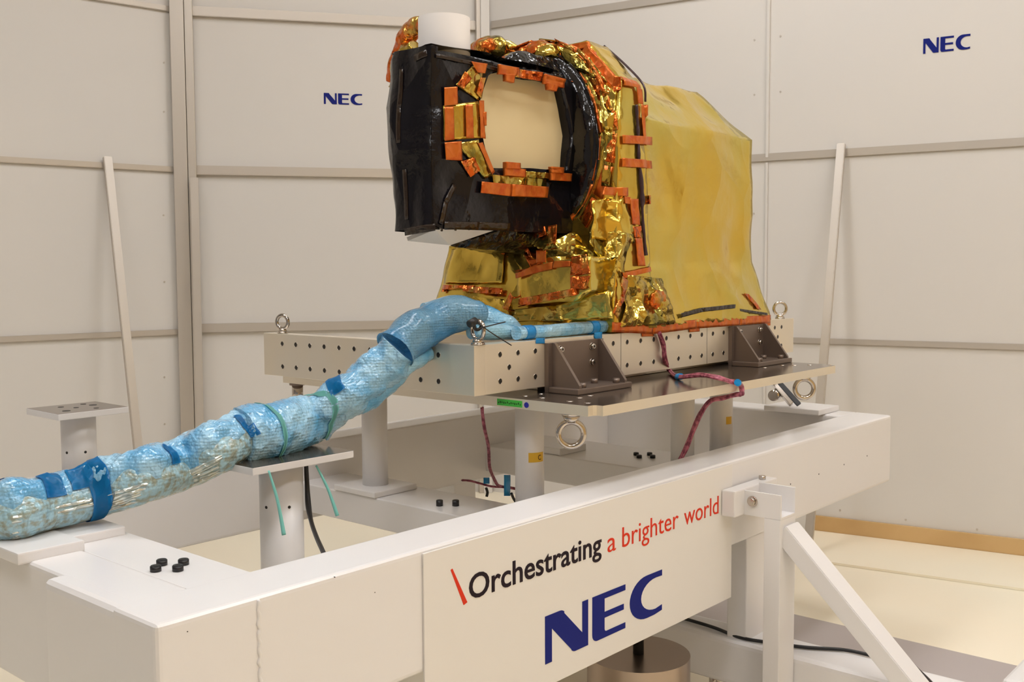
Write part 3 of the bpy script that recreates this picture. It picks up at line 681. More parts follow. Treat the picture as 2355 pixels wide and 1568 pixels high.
# main gold housing: flared foil skirt + box + chamfered top, as stacked sections
def loft(sections, amp, sc, amp2, sc2, nseg=16, fix=None, maxlen=0.05):
    bm = bmesh.new(); rings = [[bm.verts.new(p) for p in s] for s in sections]
    n = len(rings[0])
    for a, b in zip(rings, rings[1:]):
        for i in range(n):
            j = (i + 1) % n; bm.faces.new((a[i], a[j], b[j], b[i]))
    bm.faces.new(list(reversed(rings[0]))); bm.faces.new(rings[-1])
    bmesh.ops.recalc_face_normals(bm, faces=bm.faces); bmesh.ops.triangulate(bm, faces=bm.faces)
    for _ in range(6):
        es = [e for e in bm.edges if e.calc_length() > maxlen]
        if not es: break
        bmesh.ops.subdivide_edges(bm, edges=es, cuts=1); bmesh.ops.triangulate(bm, faces=bm.faces)
    crumple(bm, amp, sc, amp2, sc2, fix=fix)
    for f in bm.faces: f.smooth = True
    return bm
def rect(x0, x1, y0, y1, z, c=0.0, dz=(0, 0, 0, 0)):
    return [(x0, y0 + c, z + dz[0]), (x0 + c, y0, z + dz[0]), (x1 - c, y0, z + dz[1]), (x1, y0 + c, z + dz[1]), (x1, y1 - c, z + dz[2]), (x1 - c, y1, z + dz[2]), (x0 + c, y1, z + dz[3]), (x0, y1 - c, z + dz[3])]
G0 = 0.93
secs = [rect(G0 - 0.08, 1.835, -0.006, 0.76, 1.332, 0.012), rect(G0 - 0.06, 1.815, 0.000, 0.745, 1.40, 0.02), rect(G0 - 0.03, 1.785, 0.028, 0.72, 1.50, 0.02),
        rect(G0, 1.768, 0.05, 0.70, 1.575, 0.014), rect(G0, 1.765, 0.052, 0.70, 1.80, 0.014), rect(G0, 1.752, 0.05, 0.70, 2.078, 0.014), rect(G0 + 0.01, 1.735, 0.085, 0.66, 2.118, 0.02), rect(G0 + 0.02, 1.575, 0.205, 0.55, 2.262, 0.02)]
part('foil_housing', loft(secs, 0.014, 3.2, 0.022, 4.5, fix=lambda c: c.z < 1.345), 'gold')
# octagonal front flange, wrapped
def octa(X0, X1, y0, y1, z0, z1, c, amp=0.008, m_='gold', name='foil_flange', amp2=0.008, cb=None, sc2=14):
    cb = c if cb is None else cb
    def o8(x, s=0.0): return [(x, y0 + s, z0 + cb), (x, y0 + cb + s * .3, z0 + s), (x, y1 - cb, z0 + s), (x, y1 - s, z0 + cb), (x, y1 - s, z1 - c), (x, y1 - c, z1 - s), (x, y0 + c, z1 - s), (x, y0 + s, z1 - c)]
    bm = bmesh.new(); pts = o8(X0, 0.006) + o8(X0 + 0.01) + o8(X1)
    return part(name, hull(pts, amp=amp, sc=6, amp2=amp2, sc2=sc2, maxlen=0.045), m_)
part('foil_flange', hull([(x, y, z) for x in (0.80, 0.925) for (y, z) in ((0.05, 1.45), (0.05, 2.195), (0.195, 2.352), (0.56, 2.352), (0.70, 2.2), (0.70, 1.45))] + [(x, y, 1.335) for x in (0.69, 0.925) for y in (-0.004, 0.75)], amp=0.006, sc=6, amp2=0.006, sc2=14, maxlen=0.045), 'gold')
# thin dark blanket edge along the flange rear rim
bm = bmesh.new(); tube(bm, [(0.932, 0.215, 2.36), (0.934, 0.12, 2.278), (0.934, 0.045, 2.20), (0.934, 0.036, 2.14)], r=0.004, seg=8, n=5); part('blanket_edge', bm, 'rod', smooth=True)
# barrel under the collars
def disc(X0, X1, cy, cz, ry, rz, round_=0.02, n=72, amp=0.006, amp2=0.006, sc=8, sc2=20, rings=None):
    bm = bmesh.new(); prof = rings or [(X0, 0.72), (X0, 0.9), (X0 + round_ * 0.3, 0.97), (X0 + round_, 1.0), (X1 - round_, 1.0), (X1, 0.97), (X1, 0.72)]
    R = []
    # densify
    pr = []
    for a, b in zip(prof, prof[1:]):
        L_ = math.hypot(b[0] - a[0], (b[1] - a[1]) * rz); m_ = max(1, int(L_ / 0.02))
        for i in range(m_): pr.append((a[0] + (b[0] - a[0]) * i / m_, a[1] + (b[1] - a[1]) * i / m_))
    pr.append(prof[-1])
    for x, s in pr: R.append([bm.verts.new((x, cy - ry * s * math.sin(2 * math.pi * i / n), cz + rz * s * math.cos(2 * math.pi * i / n))) for i in range(n)])
    for a, b in zip(R, R[1:]):
        for i in range(n):
            j = (i + 1) % n; bm.faces.new((a[i], b[i], b[j], a[j]))
    bm.faces.new(R[0]); bm.faces.new(list(reversed(R[-1])))
    bmesh.ops.recalc_face_normals(bm, faces=bm.faces)
    crumple(bm, amp, sc, amp2, sc2)
    for f in bm.faces: f.smooth = True
    return bm
part('gold_collar', disc(0.765, 0.815, 0.41, 1.985, 0.352, 0.392, amp=0.012, amp2=0.014, sc2=16), 'goldc', 'crumpled gold collar')
part('gold_ring', disc(0.755, 0.79, 0.40, 1.978, 0.318, 0.380, amp=0.006, amp2=0.006), 'goldc')
part('black_collar', disc(0.716, 0.780, 0.388, 1.970, 0.284, 0.366, round_=0.035, amp=0.008, amp2=0.014, sc2=9), 'mlig', 'glossy crinkled black collar')
# black blankets closing the gap between hood and collar, top and bottom
part('collar_skirt', hull([(x, y, z) for x in (0.52, 0.72) for (y, z) in ((0.215, 2.19), (0.27, 2.285), (0.42, 2.26))] + [(0.44, 0.215, 2.18), (0.46, 0.3, 2.235)], amp=0.006, sc=8, amp2=0.01, sc2=14, maxlen=0.03), 'mlic', smooth=True)
# hood: five-sided black box, open towards the front (-Y)
HX0, HX1, HY0, HY1 = 0.040, 0.69, 0.200, 0.385
Z0, Z1 = 1.675, 2.222
OPU = [(1108, 322), (1101, 235), (1122, 168), (1180, 160), (1292, 190), (1306, 250), (1316, 310), (1308, 392), (1128, 386)]
OP = [(at(u, v, 'Y', HY0).x, at(u, v, 'Y', HY0).z) for u, v in OPU]
def front_ring():
    """front face with an opening: ring of quads between the outer rectangle and the opening"""
    bm = bmesh.new(); n = 96; cx, cz = 0.45, 2.0
    def outer(a):
        dx, dz = math.cos(a), math.sin(a); t = []
        if dx > 1e-6: t.append((0.725 - cx) / dx)
        if dx < -1e-6: t.append((HX0 - cx) / dx)
        if dz > 1e-6: t.append((Z1 - 0.012 - cz) / dz)
        if dz < -1e-6: t.append((Z0 - cz) / dz)
        k_ = min(t); return cx + dx * k_, cz + dz * k_
    def inner(a):
        dx, dz = math.cos(a), math.sin(a); best = 1e9
        for (x1, z1), (x2, z2) in zip(OP, OP[1:] + OP[:1]):
            ex, ez = x2 - x1, z2 - z1; den = dx * ez - dz * ex
            if abs(den) < 1e-9: continue
            t = ((x1 - cx) * ez - (z1 - cz) * ex) / den; s = ((x1 - cx) * dz - (z1 - cz) * dx) / den
            if t > 0 and -1e-6 <= s <= 1 + 1e-6: best = min(best, t)
        return cx + dx * best, cz + dz * best
    K = 8; rows = []
    for k_ in range(K + 1):
        row = []
        for i in range(n):
            a = 2 * math.pi * i / n; o = outer(a); q = inner(a); s = k_ / K
            row.append(bm.verts.new((q[0] + (o[0] - q[0]) * s, HY0 + (0.006 if k_ == K else 0), q[1] + (o[1] - q[1]) * s)))
        rows.append(row)
    # lip going back into the opening
    for dy in (0.02, 0.045):
        rows.insert(0, [bm.verts.new((v.co.x, HY0 + dy, v.co.z)) for v in rows[0 if dy == 0.02 else 0]]) if dy == 0.02 else rows.insert(0, [bm.verts.new((v.co.x, HY0 + dy, v.co.z)) for v in rows[0]])
    for a, b in zip(rows, rows[1:]):
        for i in range(n):
            j = (i + 1) % n; bm.faces.new((a[i], a[j], b[j], b[i]))
    bmesh.ops.recalc_face_normals(bm, faces=bm.faces)
    crumple(bm, 0.006, 6, 0.007, 8)
    for f in bm.faces: f.smooth = True
    return bm
part('hood_front', front_ring(), 'mli')
# side / top / bottom / back shell of the hood
def hood_shell():
    bm = bmesh.new()
    # outline in X-Y at several heights
    lv = [(1.672, 0.012, 0.0), (1.70, 0.004, 0.002), (1.80, -0.002, 0.006), (1.92, 0.004, 0.018), (2.06, 0.012, 0.040), (2.14, 0.0, 0.020), (2.20, 0.006, 0.008), (2.222, 0.014, 0.0)]
    rows = []
    for z, inn, bulge in lv:
        x0 = HX0 + (0.0 if z < 2.2 else -0.0) - 0.0; ln = 0.012 if z < 1.7 else 0
        cnr = [(HX1, HY0 + 0.008), (0.30, HY0 + 0.008), (x0 + inn * 0.4, HY0 + 0.008), (x0 - 0.002, HY0 + 0.03), (x0 - 0.002, HY0 + 0.10), (x0 - 0.004 - bulge * 0.3, HY1 - 0.03 + bulge * 0.4), (x0 + 0.012, HY1 + bulge), (x0 + 0.10, HY1 + 0.04 + bulge), (0.30, HY1 + 0.08), (HX1, HY1 + 0.10)]
        dense = []
        for a, b in zip(cnr, cnr[1:]):
            m_ = max(1, int(math.hypot(b[0] - a[0], b[1] - a[1]) / 0.03))
            for i in range(m_): dense.append((a[0] + (b[0] - a[0]) * i / m_, a[1] + (b[1] - a[1]) * i / m_))
        dense.append(cnr[-1]); rows.append([(x, y, z) for x, y in dense])
    n = min(len(r_) for r_ in rows)
    # resample to equal count by arclength
    def resamp(r_, N_):
        L_ = [0]
        for a, b in zip(r_, r_[1:]): L_.append(L_[-1] + math.dist(a, b))
        out = []
        for i in range(N_):
            t = L_[-1] * i / (N_ - 1); k_ = 0
            while k_ < len(L_) - 2 and L_[k_ + 1] < t: k_ += 1
            s = (t - L_[k_]) / max(1e-9, L_[k_ + 1] - L_[k_]); a, b = r_[k_], r_[k_ + 1]
            out.append(tuple(a[q] + (b[q] - a[q]) * s for q in range(3)))
        return out
    N_ = 70; rs = [resamp(r_, N_) for r_ in rows]
    dense = []
    for a, b in zip(rs, rs[1:]):
        m_ = max(1, int(abs(b[0][2] - a[0][2]) / 0.02))
        for i in range(m_): dense.append([tuple(p[q] + (r2[q] - p[q]) * i / m_ for q in range(3)) for p, r2 in zip(a, b)])
    dense.append(rs[-1])
    V = [[bm.verts.new(p) for p in row] for row in dense]
    for a, b in zip(V, V[1:]):
        for i in range(N_ - 1): bm.faces.new((a[i], a[i + 1], b[i + 1], b[i]))
    # drop the front part (the front face covers it): keep faces whose centre is not on the front plane
    bmesh.ops.delete(bm, geom=[f for f in bm.faces if f.calc_center_median().y < HY0 + 0.0085 and f.calc_center_median().x > HX0 + 0.03], context='FACES')
    # top cap, slightly domed
    g = []
    for i in range(14):
        row = []
        for j in range(8):
            s = i / 13; t = j / 7; x = HX0 + (0.66 - HX0) * s; y = HY0 + 0.004 + (HY1 + 0.10 - HY0) * t - (0.105 * (1 - s) * t)
            row.append(bm.verts.new((x, y, 2.222 + 0.004 * math.sin(math.pi * s) - 0.006 * t)))
        g.append(row)
    for i in range(13):
        for j in range(7): bm.faces.new((g[i][j], g[i + 1][j], g[i + 1][j + 1], g[i][j + 1]))
    bmesh.ops.recalc_face_normals(bm, faces=bm.faces)
    crumple(bm, 0.012, 6, 0.012, 7)
    for f in bm.faces: f.smooth = True
    return bm
part('hood_shell', hood_shell(), 'mli')
# underside: white radiator tilted down to the rear, with dark border and rivets
uA = Vector((HX0 + 0.004, HY1 - 0.03, 1.664)); uB = Vector((HX0 + 0.012, HY0 + 0.008, 1.672)); uC = Vector((0.375, HY0 + 0.008, 1.690)); uD = at(1035, 564, 'X', 0.17); uE = at(938, 554, 'X', 0.065)
bm = bmesh.new()
for dz in (0.0,):
    a = [bm.verts.new(p) for p in (uE, uD, uC, uB)]; b = [bm.verts.new(p + Vector((0.004, 0.01, 0.012))) for p in (uE, uD, uC, uB)]
    bm.faces.new(a); bm.faces.new(list(reversed(b)))
    for i in range(4): bm.faces.new((a[i], a[(i + 1) % 4], b[(i + 1) % 4], b[i]))
bmesh.ops.recalc_face_normals(bm, faces=bm.faces); rad = part('radiator_plate', bm, 'rad', 'white radiator plate under the hood')
un = (uD - uE).cross(uB - uE).normalized()
if un.z > 0: un = -un
for i in range(4):
    P = uE.lerp(uB, 0.15 + 0.22 * i); P = P.lerp(uC, 0.04); bm = bmesh.new(); cyl(bm, P - un * 0.002, P + un * 0.002, 0.0045, seg=10); obj('rivet', bm, 'btape', rad)
for i in range(5):
    P = uB.lerp(uC, 0.08 + 0.2 * i).lerp(uD, 0.06); bm = bmesh.new(); cyl(bm, P - un * 0.002, P + un * 0.002, 0.0045, seg=10); obj('rivet', bm, 'btape', rad)
# black keel under the hood behind the radiator
part('hood_keel', hull([uD + Vector((0.01, 0.004, -0.001)), uC + Vector((-0.02, 0.01, -0.006)), (0.62, 0.22, 1.66), (0.66, 0.30, 1.60), (0.62, 0.5, 1.61), (0.32, 0.40, 1.640), (0.62, 0.25, 1.70), (0.3, 0.45, 1.68)], amp=0.003, sc=8, amp2=0.006, sc2=14, maxlen=0.03), 'mlic')
part('hood_back', hull([(x, y, z) for x in (0.40, 0.62) for y in (0.30, 0.48) for z in (1.69, 2.21)], amp=0.003, sc=8, maxlen=0.05), 'mli')
# mirror inside the opening, its tan reflection painted as plain cream
CY = HY0 + 0.040
CPL = [(1093, 160), (1093, 345), (1120, 405), (1330, 420), (1340, 200), (1300, 180)]
bm = bmesh.new(); poly(bm, [(at(u, v, 'Y', CY).x, at(u, v, 'Y', CY).z) for u, v in CPL], (0, CY, 0), OX, OZ, (0, 1, 0), 0.01); part('aperture_mirror', bm, 'cream', 'mirror inside the hood opening, its tan reflection painted as cream colour')
LAID[0] = True
# brown tape seams on the hood
def px_strip(name, uv, plane, w, m_, off=0.002, label=None, out=(0, -1, 0), amp=0.0004):
    """tape laid along a line of measured points on one plane of the body"""
    ax, val = plane; P = [at(u, v, ax, val) for u, v in uv]; bm = bmesh.new(); out = Vector(out)
    for a, b in zip(P, P[1:]):
        d = (b - a).normalized(); s = d.cross(out).normalized() * w / 2
        patch(a - s, b - s, b + s, a + s, off=off, nu=max(2, int((b - a).length / 0.015)), nv=3, amp=amp, sc=30, thick=0.0008, bm=bm, out=out)
    return part(name, bm, m_, label)
px_strip('edge_tape', [(1020, 519), (1100, 519), (1172, 522)], ('Y', HY0), 0.024, 'btape', off=0.003)
px_strip('edge_tape', [(1045, 425), (1022, 465), (1012, 515)], ('Y', HY0), 0.018, 'btape', off=0.003)
px_strip('edge_tape', [(932, 534), (1002, 522)], ('X', HX0), 0.022, 'btape', off=0.002, out=(-1, 0, 0))
px_strip('edge_tape', [(928, 160), (924, 250), (926, 330)], ('X', HX0), 0.016, 'btape', off=0.002, out=(-1, 0, 0))
px_strip('edge_tape', [(934, 390), (938, 505)], ('X', HX0), 0.016, 'btape', off=0.002, out=(-1, 0, 0))
px_strip('edge_tape', [(955, 135), (985, 122)], ('X', HX0), 0.020, 'btape', off=0.002, out=(-1, 0, 0))
px_strip('edge_tape', [(1000, 128), (1100, 150), (1210, 178)], ('Y', HY0), 0.012, 'btape', off=0.004)
# foil and tape pads round the opening
def pad(name, uv, plane, m_, off=0.006, thick=0.006, amp=0.003, out=(0, -1, 0), label=None, sc=22):
    ax, val = plane; Q = [at(u, v, ax, val) for u, v in uv]
    return part(name, patch(*Q, off=off, nu=10, nv=10, amp=amp, sc=sc, thick=thick, out=out), m_, label)
Y = ('Y', HY0)
pad('foil_pad', [(1019, 243), (1104, 232), (1108, 318), (1020, 322)], Y, 'gold', off=0.001, thick=0.004, amp=0.002)
pad('foil_pad', [(1045, 195), (1082, 152), (1110, 152), (1098, 232)], Y, 'goldc', off=0.001, thick=0.004, amp=0.003)
pad('foil_pad', [(1048, 330), (1095, 322), (1130, 405), (1110, 412)], Y, 'goldc', off=0.001, thick=0.004, amp=0.003)
pad('tape_strip', [(1017, 202), (1046, 200), (1048, 241), (1018, 244)], Y, 'tape', off=0.008, thick=0.002, amp=0.001)
pad('tape_strip', [(1018, 246), (1038, 245), (1040, 322), (1018, 325)], Y, 'tape', off=0.009, thick=0.002, amp=0.001)
pad('tape_strip', [(1018, 328), (1056, 325), (1058, 370), (1021, 368)], Y, 'tape', off=0.009, thick=0.002, amp=0.001)
pad('tape_strip', [(1045, 196), (1062, 165), (1078, 182), (1060, 206)], Y, 'tapec', off=0.009, thick=0.002, amp=0.002)
pad('tape_strip', [(1076, 143), (1113, 148), (1108, 170), (1090, 168)], Y, 'tape', off=0.009, thick=0.002, amp=0.001)
pad('tape_strip', [(1064, 242), (1080, 240), (1082, 318), (1066, 318)], Y, 'tape', off=0.010, thick=0.002, amp=0.001)
pad('tape_strip', [(1095, 232), (1107, 232), (1109, 320), (1098, 318)], Y, 'tape', off=0.010, thick=0.002, amp=0.001)
pad('tape_strip', [(1104, 258), (1112, 258), (1112, 290), (1105, 290)], Y, 'tape', off=0.012, thick=0.002, amp=0.001)
pad('tape_strip', [(1088, 215), (1098, 180), (1110, 180), (1100, 228)], Y, 'tapec', off=0.010, thick=0.002, amp=0.002)
pad('tape_strip', [(1055, 372), (1085, 362), (1098, 392), (1076, 408)], Y, 'tapec', off=0.008, thick=0.002, amp=0.002)
pad('tape_strip', [(1092, 330), (1102, 328), (1132, 395), (1126, 402)], Y, 'tape', off=0.010, thick=0.002, amp=0.001)
# top edge
pad('tape_strip', [(1134, 150), (1182, 158), (1178, 176), (1136, 172)], Y, 'tape', off=0.012, thick=0.010, amp=0.001)
pad('tape_tab', [(1150, 172), (1170, 174), (1168, 193), (1150, 188)], Y, 'tape', off=0.012, thick=0.016, amp=0.001)
pad('tape_strip', [(1182, 160), (1238, 168), (1238, 188), (1178, 178)], Y, 'tapec', off=0.010, thick=0.004, amp=0.001)
pad('tape_strip', [(1240, 172), (1288, 184), (1286, 204), (1240, 194)], Y, 'tape', off=0.012, thick=0.010, amp=0.001)
pad('tape_tab', [(1246, 192), (1270, 198), (1266, 212), (1248, 208)], Y, 'tape', off=0.012, thick=0.016, amp=0.001)
# bottom edge
pad('tape_strip', [(1100, 418), (1170, 424), (1168, 452), (1097, 444)], Y, 'tape', off=0.010, thick=0.003, amp=0.001)
pad('tape_strip', [(1170, 424), (1254, 430), (1252, 455), (1168, 452)], Y, 'tape', off=0.012, thick=0.003, amp=0.001)
pad('foil_pad', [(1128, 402), (1250, 412), (1250, 432), (1128, 424)], Y, 'goldc', off=0.006, thick=0.006, amp=0.003)
pad('tape_strip', [(1152, 386), (1198, 390), (1198, 408), (1152, 404)], Y, 'tape', off=0.008, thick=0.012, amp=0.001)
pad('tape_tab', [(1152, 373), (1184, 376), (1184, 390), (1152, 388)], Y, 'tape', off=0.008, thick=0.018, amp=0.001)
pad('tape_strip', [(1258, 396), (1306, 400), (1304, 418), (1258, 415)], Y, 'tape', off=0.008, thick=0.012, amp=0.001)
pad('tape_tab', [(1256, 384), (1284, 386), (1284, 400), (1258, 398)], Y, 'tape', off=0.008, thick=0.018, amp=0.001)
pad('foil_pad', [(1198, 394), (1256, 398), (1256, 412), (1198, 408)], Y, 'goldc', off=0.008, thick=0.006, amp=0.002)
# white baffle tube on the hood
bm = bmesh.new(); TX, TY = 0.205, 0.312
cyl(bm, (TX, TY, 2.20), (TX, TY, 2.345), 0.0825, seg=56, bev=0.002); part('baffle_tube', bm, 'shade', 'plain white tube standing on the hood', smooth=False)
# crumpled foil lumps on top (behind the tube and over the collars)
def blob(name, C, r, m_, amp=0.25, ls=9, sub=4, label=None):
    bm = bmesh.new(); bmesh.ops.create_icosphere(bm, subdivisions=sub, radius=1.0)
    C = Vector(C)
    for v in bm.verts:
        d = v.co.copy(); p = Vector((d.x * r[0], d.y * r[1], d.z * r[2]))
        k_ = 1 + amp * noise.noise((C + p) * ls) + amp * 0.8 * (0.5 - abs(noise.noise((C + p) * ls * 2.3)))
        v.co = C + p * k_
    for f in bm.faces: f.smooth = True
    return part(name, bm, m_, label)
bm = bmesh.new(); tube(bm, [(0.50, 0.875, 2.25, 0.03), (0.50, 0.835, 2.35, 0.034), (0.50, 0.785, 2.42, 0.036), (0.50, 0.70, 2.43, 0.034), (0.50, 0.60, 2.38, 0.03)], seg=20, n=8, lump=0.35, ls=16); part('foil_loop', bm, 'tapec', 'amber taped loop behind the white tube')
bm = bmesh.new(); tube(bm, [(0.47, 0.83, 2.22, 0.03), (0.47, 0.79, 2.32, 0.035), (0.47, 0.72, 2.36, 0.03)], seg=20, n=8, lump=0.4, ls=18); part('foil_fold', bm, 'goldc')
part('foil_arm', hull([(0.50, 0.80, 1.98), (0.72, 0.70, 1.9), (0.5, 0.84, 2.24), (0.5, 0.68, 2.30), (0.74, 0.6, 2.28), (0.74, 0.72, 2.1)], amp=0.01, sc=9, amp2=0.01, sc2=16, maxlen=0.04), 'goldc')
def pblob(u, v, X, du, dv, dx, m_, amp=0.25, ls=11, name='foil_fold'):
    P = at(u, v, 'X', X); Q = at(u + du, v, 'X', X); R_ = at(u, v + dv, 'X', X)
    return blob(name, P, (dx, abs(Q.y - P.y), abs(R_.z - P.z)), m_, amp, ls)
pblob(1128, 115, 0.72, 42, 30, 0.05, 'goldc'); pblob(1118, 108, 0.69, 28, 20, 0.04, 'tapec', name='tape_wad')
pblob(1160, 118, 0.78, 30, 24, 0.05, 'gold')
pblob(1238, 118, 0.75, 26, 24, 0.04, 'tapec', name='tape_wad'); pblob(1262, 128, 0.76, 26, 22, 0.05, 'goldc')
# tape round the collar: pads following the ring
def ring_pad(a0, a1, X0, X1, m_, cy=0.41, cz=1.985, ry=0.352, rz=0.392, s=1.005, th=0.005, amp=0.002, name='tape_strip', n=8):
    bm = bmesh.new(); rows = []
    for lay in (1, 0):
        L_ = []
        for i in range(n + 1):
            a = math.radians(a0 + (a1 - a0) * i / n); row = []
            for j in range(5):
                x = X0 + (X1 - X0) * j / 4; k_ = s + (th if lay else 0) / ry
                P = Vector((x, cy - ry * k_ * math.sin(a), cz + rz * k_ * math.cos(a)))
                k2 = noise.noise(P * 28) * amp / ry
                row.append(bm.verts.new((x, P.y - ry * k2 * math.sin(a), P.z + rz * k2 * math.cos(a))))
            L_.append(row)
        rows.append(L_)
    T_, B_ = rows
    for i in range(n):
        for j in range(4):
            bm.faces.new((T_[i][j], T_[i][j + 1], T_[i + 1][j + 1], T_[i + 1][j])); bm.faces.new((B_[i][j], B_[i + 1][j], B_[i + 1][j + 1], B_[i][j + 1]))
        bm.faces.new((T_[i][0], T_[i + 1][0], B_[i + 1][0], B_[i][0])); bm.faces.new((T_[i][4], B_[i][4], B_[i + 1][4], T_[i + 1][4]))
    for i in (0, n):
        for j in range(4): bm.faces.new((T_[i][j], B_[i][j], B_[i][j + 1], T_[i][j + 1]))
    bmesh.ops.recalc_face_normals(bm, faces=bm.faces)
    for f in bm.faces: f.smooth = True
    return part(name, bm, m_)
def face_pad(a0, a1, s0, s1, X, m_, cy=0.41, cz=1.985, ry=0.352, rz=0.392, th=0.005, amp=0.003, name='tape_strip'):
    """pad on the -X face of a collar between angles and radius fractions"""
    def P(a, s): a = math.radians(a); return (X, cy - ry * s * math.sin(a), cz + rz * s * math.cos(a))
    bm = bmesh.new(); n = max(1, int((a1 - a0) / 9))
    for i in range(n):
        b0 = a0 + (a1 - a0) * i / n; b1 = a0 + (a1 - a0) * (i + 1) / n
        patch(P(b0, s0), P(b1, s0), P(b1, s1), P(b0, s1), off=0.002, nu=4, nv=4, amp=amp, sc=30, thick=th, bm=bm, out=(-1, 0, 0))
    return part(name, bm, m_)
for a0, a1, s0, s1, m_ in ((2, 16, .88, 1.0, 'tape'), (18, 34, .90, 1.03, 'tapec'), (22, 52, .82, .90, 'tape'), (36, 50, .94, 1.06, 'tapec'), (52, 66, .93, 1.05, 'tapec'), (54, 84, .82, .89, 'tape'), (68, 84, .95, 1.06, 'tapec'), (86, 100, .95, 1.05, 'tapec'), (86, 112, .82, .88, 'tape'), (102, 118, .95, 1.05, 'tape'), (114, 140, .82, .90, 'tape'), (120, 134, .95, 1.07, 'tapec'), (-18, -4, .88, 1.0, 'tapec')):
    face_pad(a0, a1, s0, s1, 0.752 if s0 > .85 else 0.745, m_)
for a0, a1, m_ in ((-16, -2, 'tapec'), (4, 18, 'goldc'), (22, 40, 'tapec'), (44, 60, 'tape'), (64, 78, 'tapec'), (82, 98, 'tapec'), (104, 120, 'tape')):
    ring_pad(a0, a1, 0.765, 0.81, m_)
# amber tape along the flange corners (left face and bevels), measured on its faces
FXP = ('X', 0.80)
pad('tape_strip', [(1300, 106), (1358, 96), (1362, 108), (1300, 122)], FXP, 'tape', off=0.006, thick=0.003, amp=0.002, out=(-1, 0, 0))
pad('tape_strip', [(1340, 128), (1354, 102), (1430, 186), (1420, 205)], FXP, 'tape', off=0.008, thick=0.003, amp=0.003, out=(-1, 0, 0))
pad('tape_strip', [(1418, 176), (1432, 178), (1432, 206), (1420, 214)], FXP, 'tapec', off=0.010, thick=0.003, amp=0.003, out=(-1, 0, 0))
pad('foil_pad', [(1300, 110), (1350, 118), (1405, 190), (1330, 160)], FXP, 'goldc', off=0.006, thick=0.006, amp=0.008, out=(-1, 0, 0))
pad('foil_pad', [(1392, 190), (1424, 214), (1424, 300), (1410, 300)], FXP, 'goldc', off=0.006, thick=0.006, amp=0.006, out=(-1, 0, 0))
pad('foil_pad', [(1408, 300), (1424, 300), (1424, 430), (1408, 430)], FXP, 'goldc', off=0.004, thick=0.006, amp=0.006, out=(-1, 0, 0))
# front face (-Y) of the flange and housing: tapes measured on the plane
FY = ('Y', 0.038)
pad('tape_strip', [(1434, 174), (1470, 186), (1474, 202), (1434, 196)], FY, 'tape', off=0.010, thick=0.002, amp=0.001)
pad('tape_strip', [(1464, 196), (1477, 206), (1477, 240), (1466, 238)], FY, 'tape', off=0.010, thick=0.002, amp=0.001)
pad('tape_strip', [(1424, 311), (1500, 315), (1500, 334), (1424, 330)], FY, 'tape', off=0.012, thick=0.002, amp=0.001)
pad('tape_strip', [(1420, 364), (1496, 370), (1496, 388), (1420, 384)], FY, 'tape', off=0.012, thick=0.002, amp=0.001)
pad('tape_strip', [(1473, 240), (1484, 242), (1484, 320), (1473, 318)], FY, 'tape', off=0.010, thick=0.002, amp=0.001)
pad('tape_strip', [(1436, 458), (1454, 458), (1456, 518), (1438, 516)], FY, 'tape', off=0.010, thick=0.002, amp=0.001)
pad('tape_strip', [(1440, 522), (1458, 520), (1460, 548), (1441, 546)], FY, 'tapec', off=0.008, thick=0.002, amp=0.002)
pad('tape_strip', [(1442, 548), (1458, 548), (1462, 612), (1446, 612)], FY, 'tape', off=0.010, thick=0.002, amp=0.001)
pad('tape_strip', [(1385, 430), (1432, 432), (1432, 452), (1380, 448)], FY, 'tape', off=0.009, thick=0.002, amp=0.001)
pad('tape_strip', [(1424, 452), (1437, 454), (1436, 470), (1424, 468)], FY, 'tape', off=0.009, thick=0.002, amp=0.001)
pad('tape_strip', [(1410, 628), (1480, 612), (1482, 622), (1412, 640)], FY, 'tape', off=0.010, thick=0.002, amp=0.002)
pad('tape_strip', [(1476, 450), (1484, 450), (1486, 470), (1477, 470)], FY, 'tapec', off=0.012, thick=0.002, amp=0.001)
pad('tape_strip', [(1712, 674), (1722, 676), (1748, 712), (1736, 710)], ('Y', 0.0), 'tapec', off=0.004, thick=0.002, amp=0.001)
# seam cord
bm = bmesh.new(); P = [at(u, v, 'Y', 0.026) for u, v in ((1470, 240), (1470, 300), (1467, 370), (1470, 440), (1471, 520), (1474, 610))]
T_ = surface(BODY_PARTS); P2_ = []
for a_, b_ in zip(P, P[1:]):
    for q_ in range(4):
        p = a_.lerp(b_, q_ / 4); h_ = T_.ray_cast(p + Vector((0, -0.12, 0)), Vector((0, 1, 0)), 0.3); P2_.append(Vector((p.x, (h_[0].y if h_[0] is not None else p.y) - 0.007, p.z)))
tube(bm, [(p.x, p.y, p.z, 0.0055 + 0.002 * (q_ % 3 == 1) + (0.003 if 10 < q_ < 14 else 0)) for q_, p in enumerate(P2_)], seg=12, n=4, lump=0.25, ls=25)
0 and tube(bm, [(p.x, p.y, p.z, r_) for p, r_ in zip(P, (0.006, 0.006, 0.007, 0.010, 0.007, 0.008))], seg=12, n=10, lump=0.25, ls=25); part('seam_cord', bm, 'rod', 'dark purple cord running down the seam')
pad('foil_pad', [(1358, 462), (1424, 450), (1436, 560), (1356, 548)], ('Y', 0.05), 'gold', off=0.004, thick=0.006, amp=0.014, sc=14)
pad('foil_pad', [(1355, 520), (1424, 540), (1400, 640), (1352, 560)], ('Y', 0.06), 'goldc', off=0.004, thick=0.006, amp=0.014, sc=14)
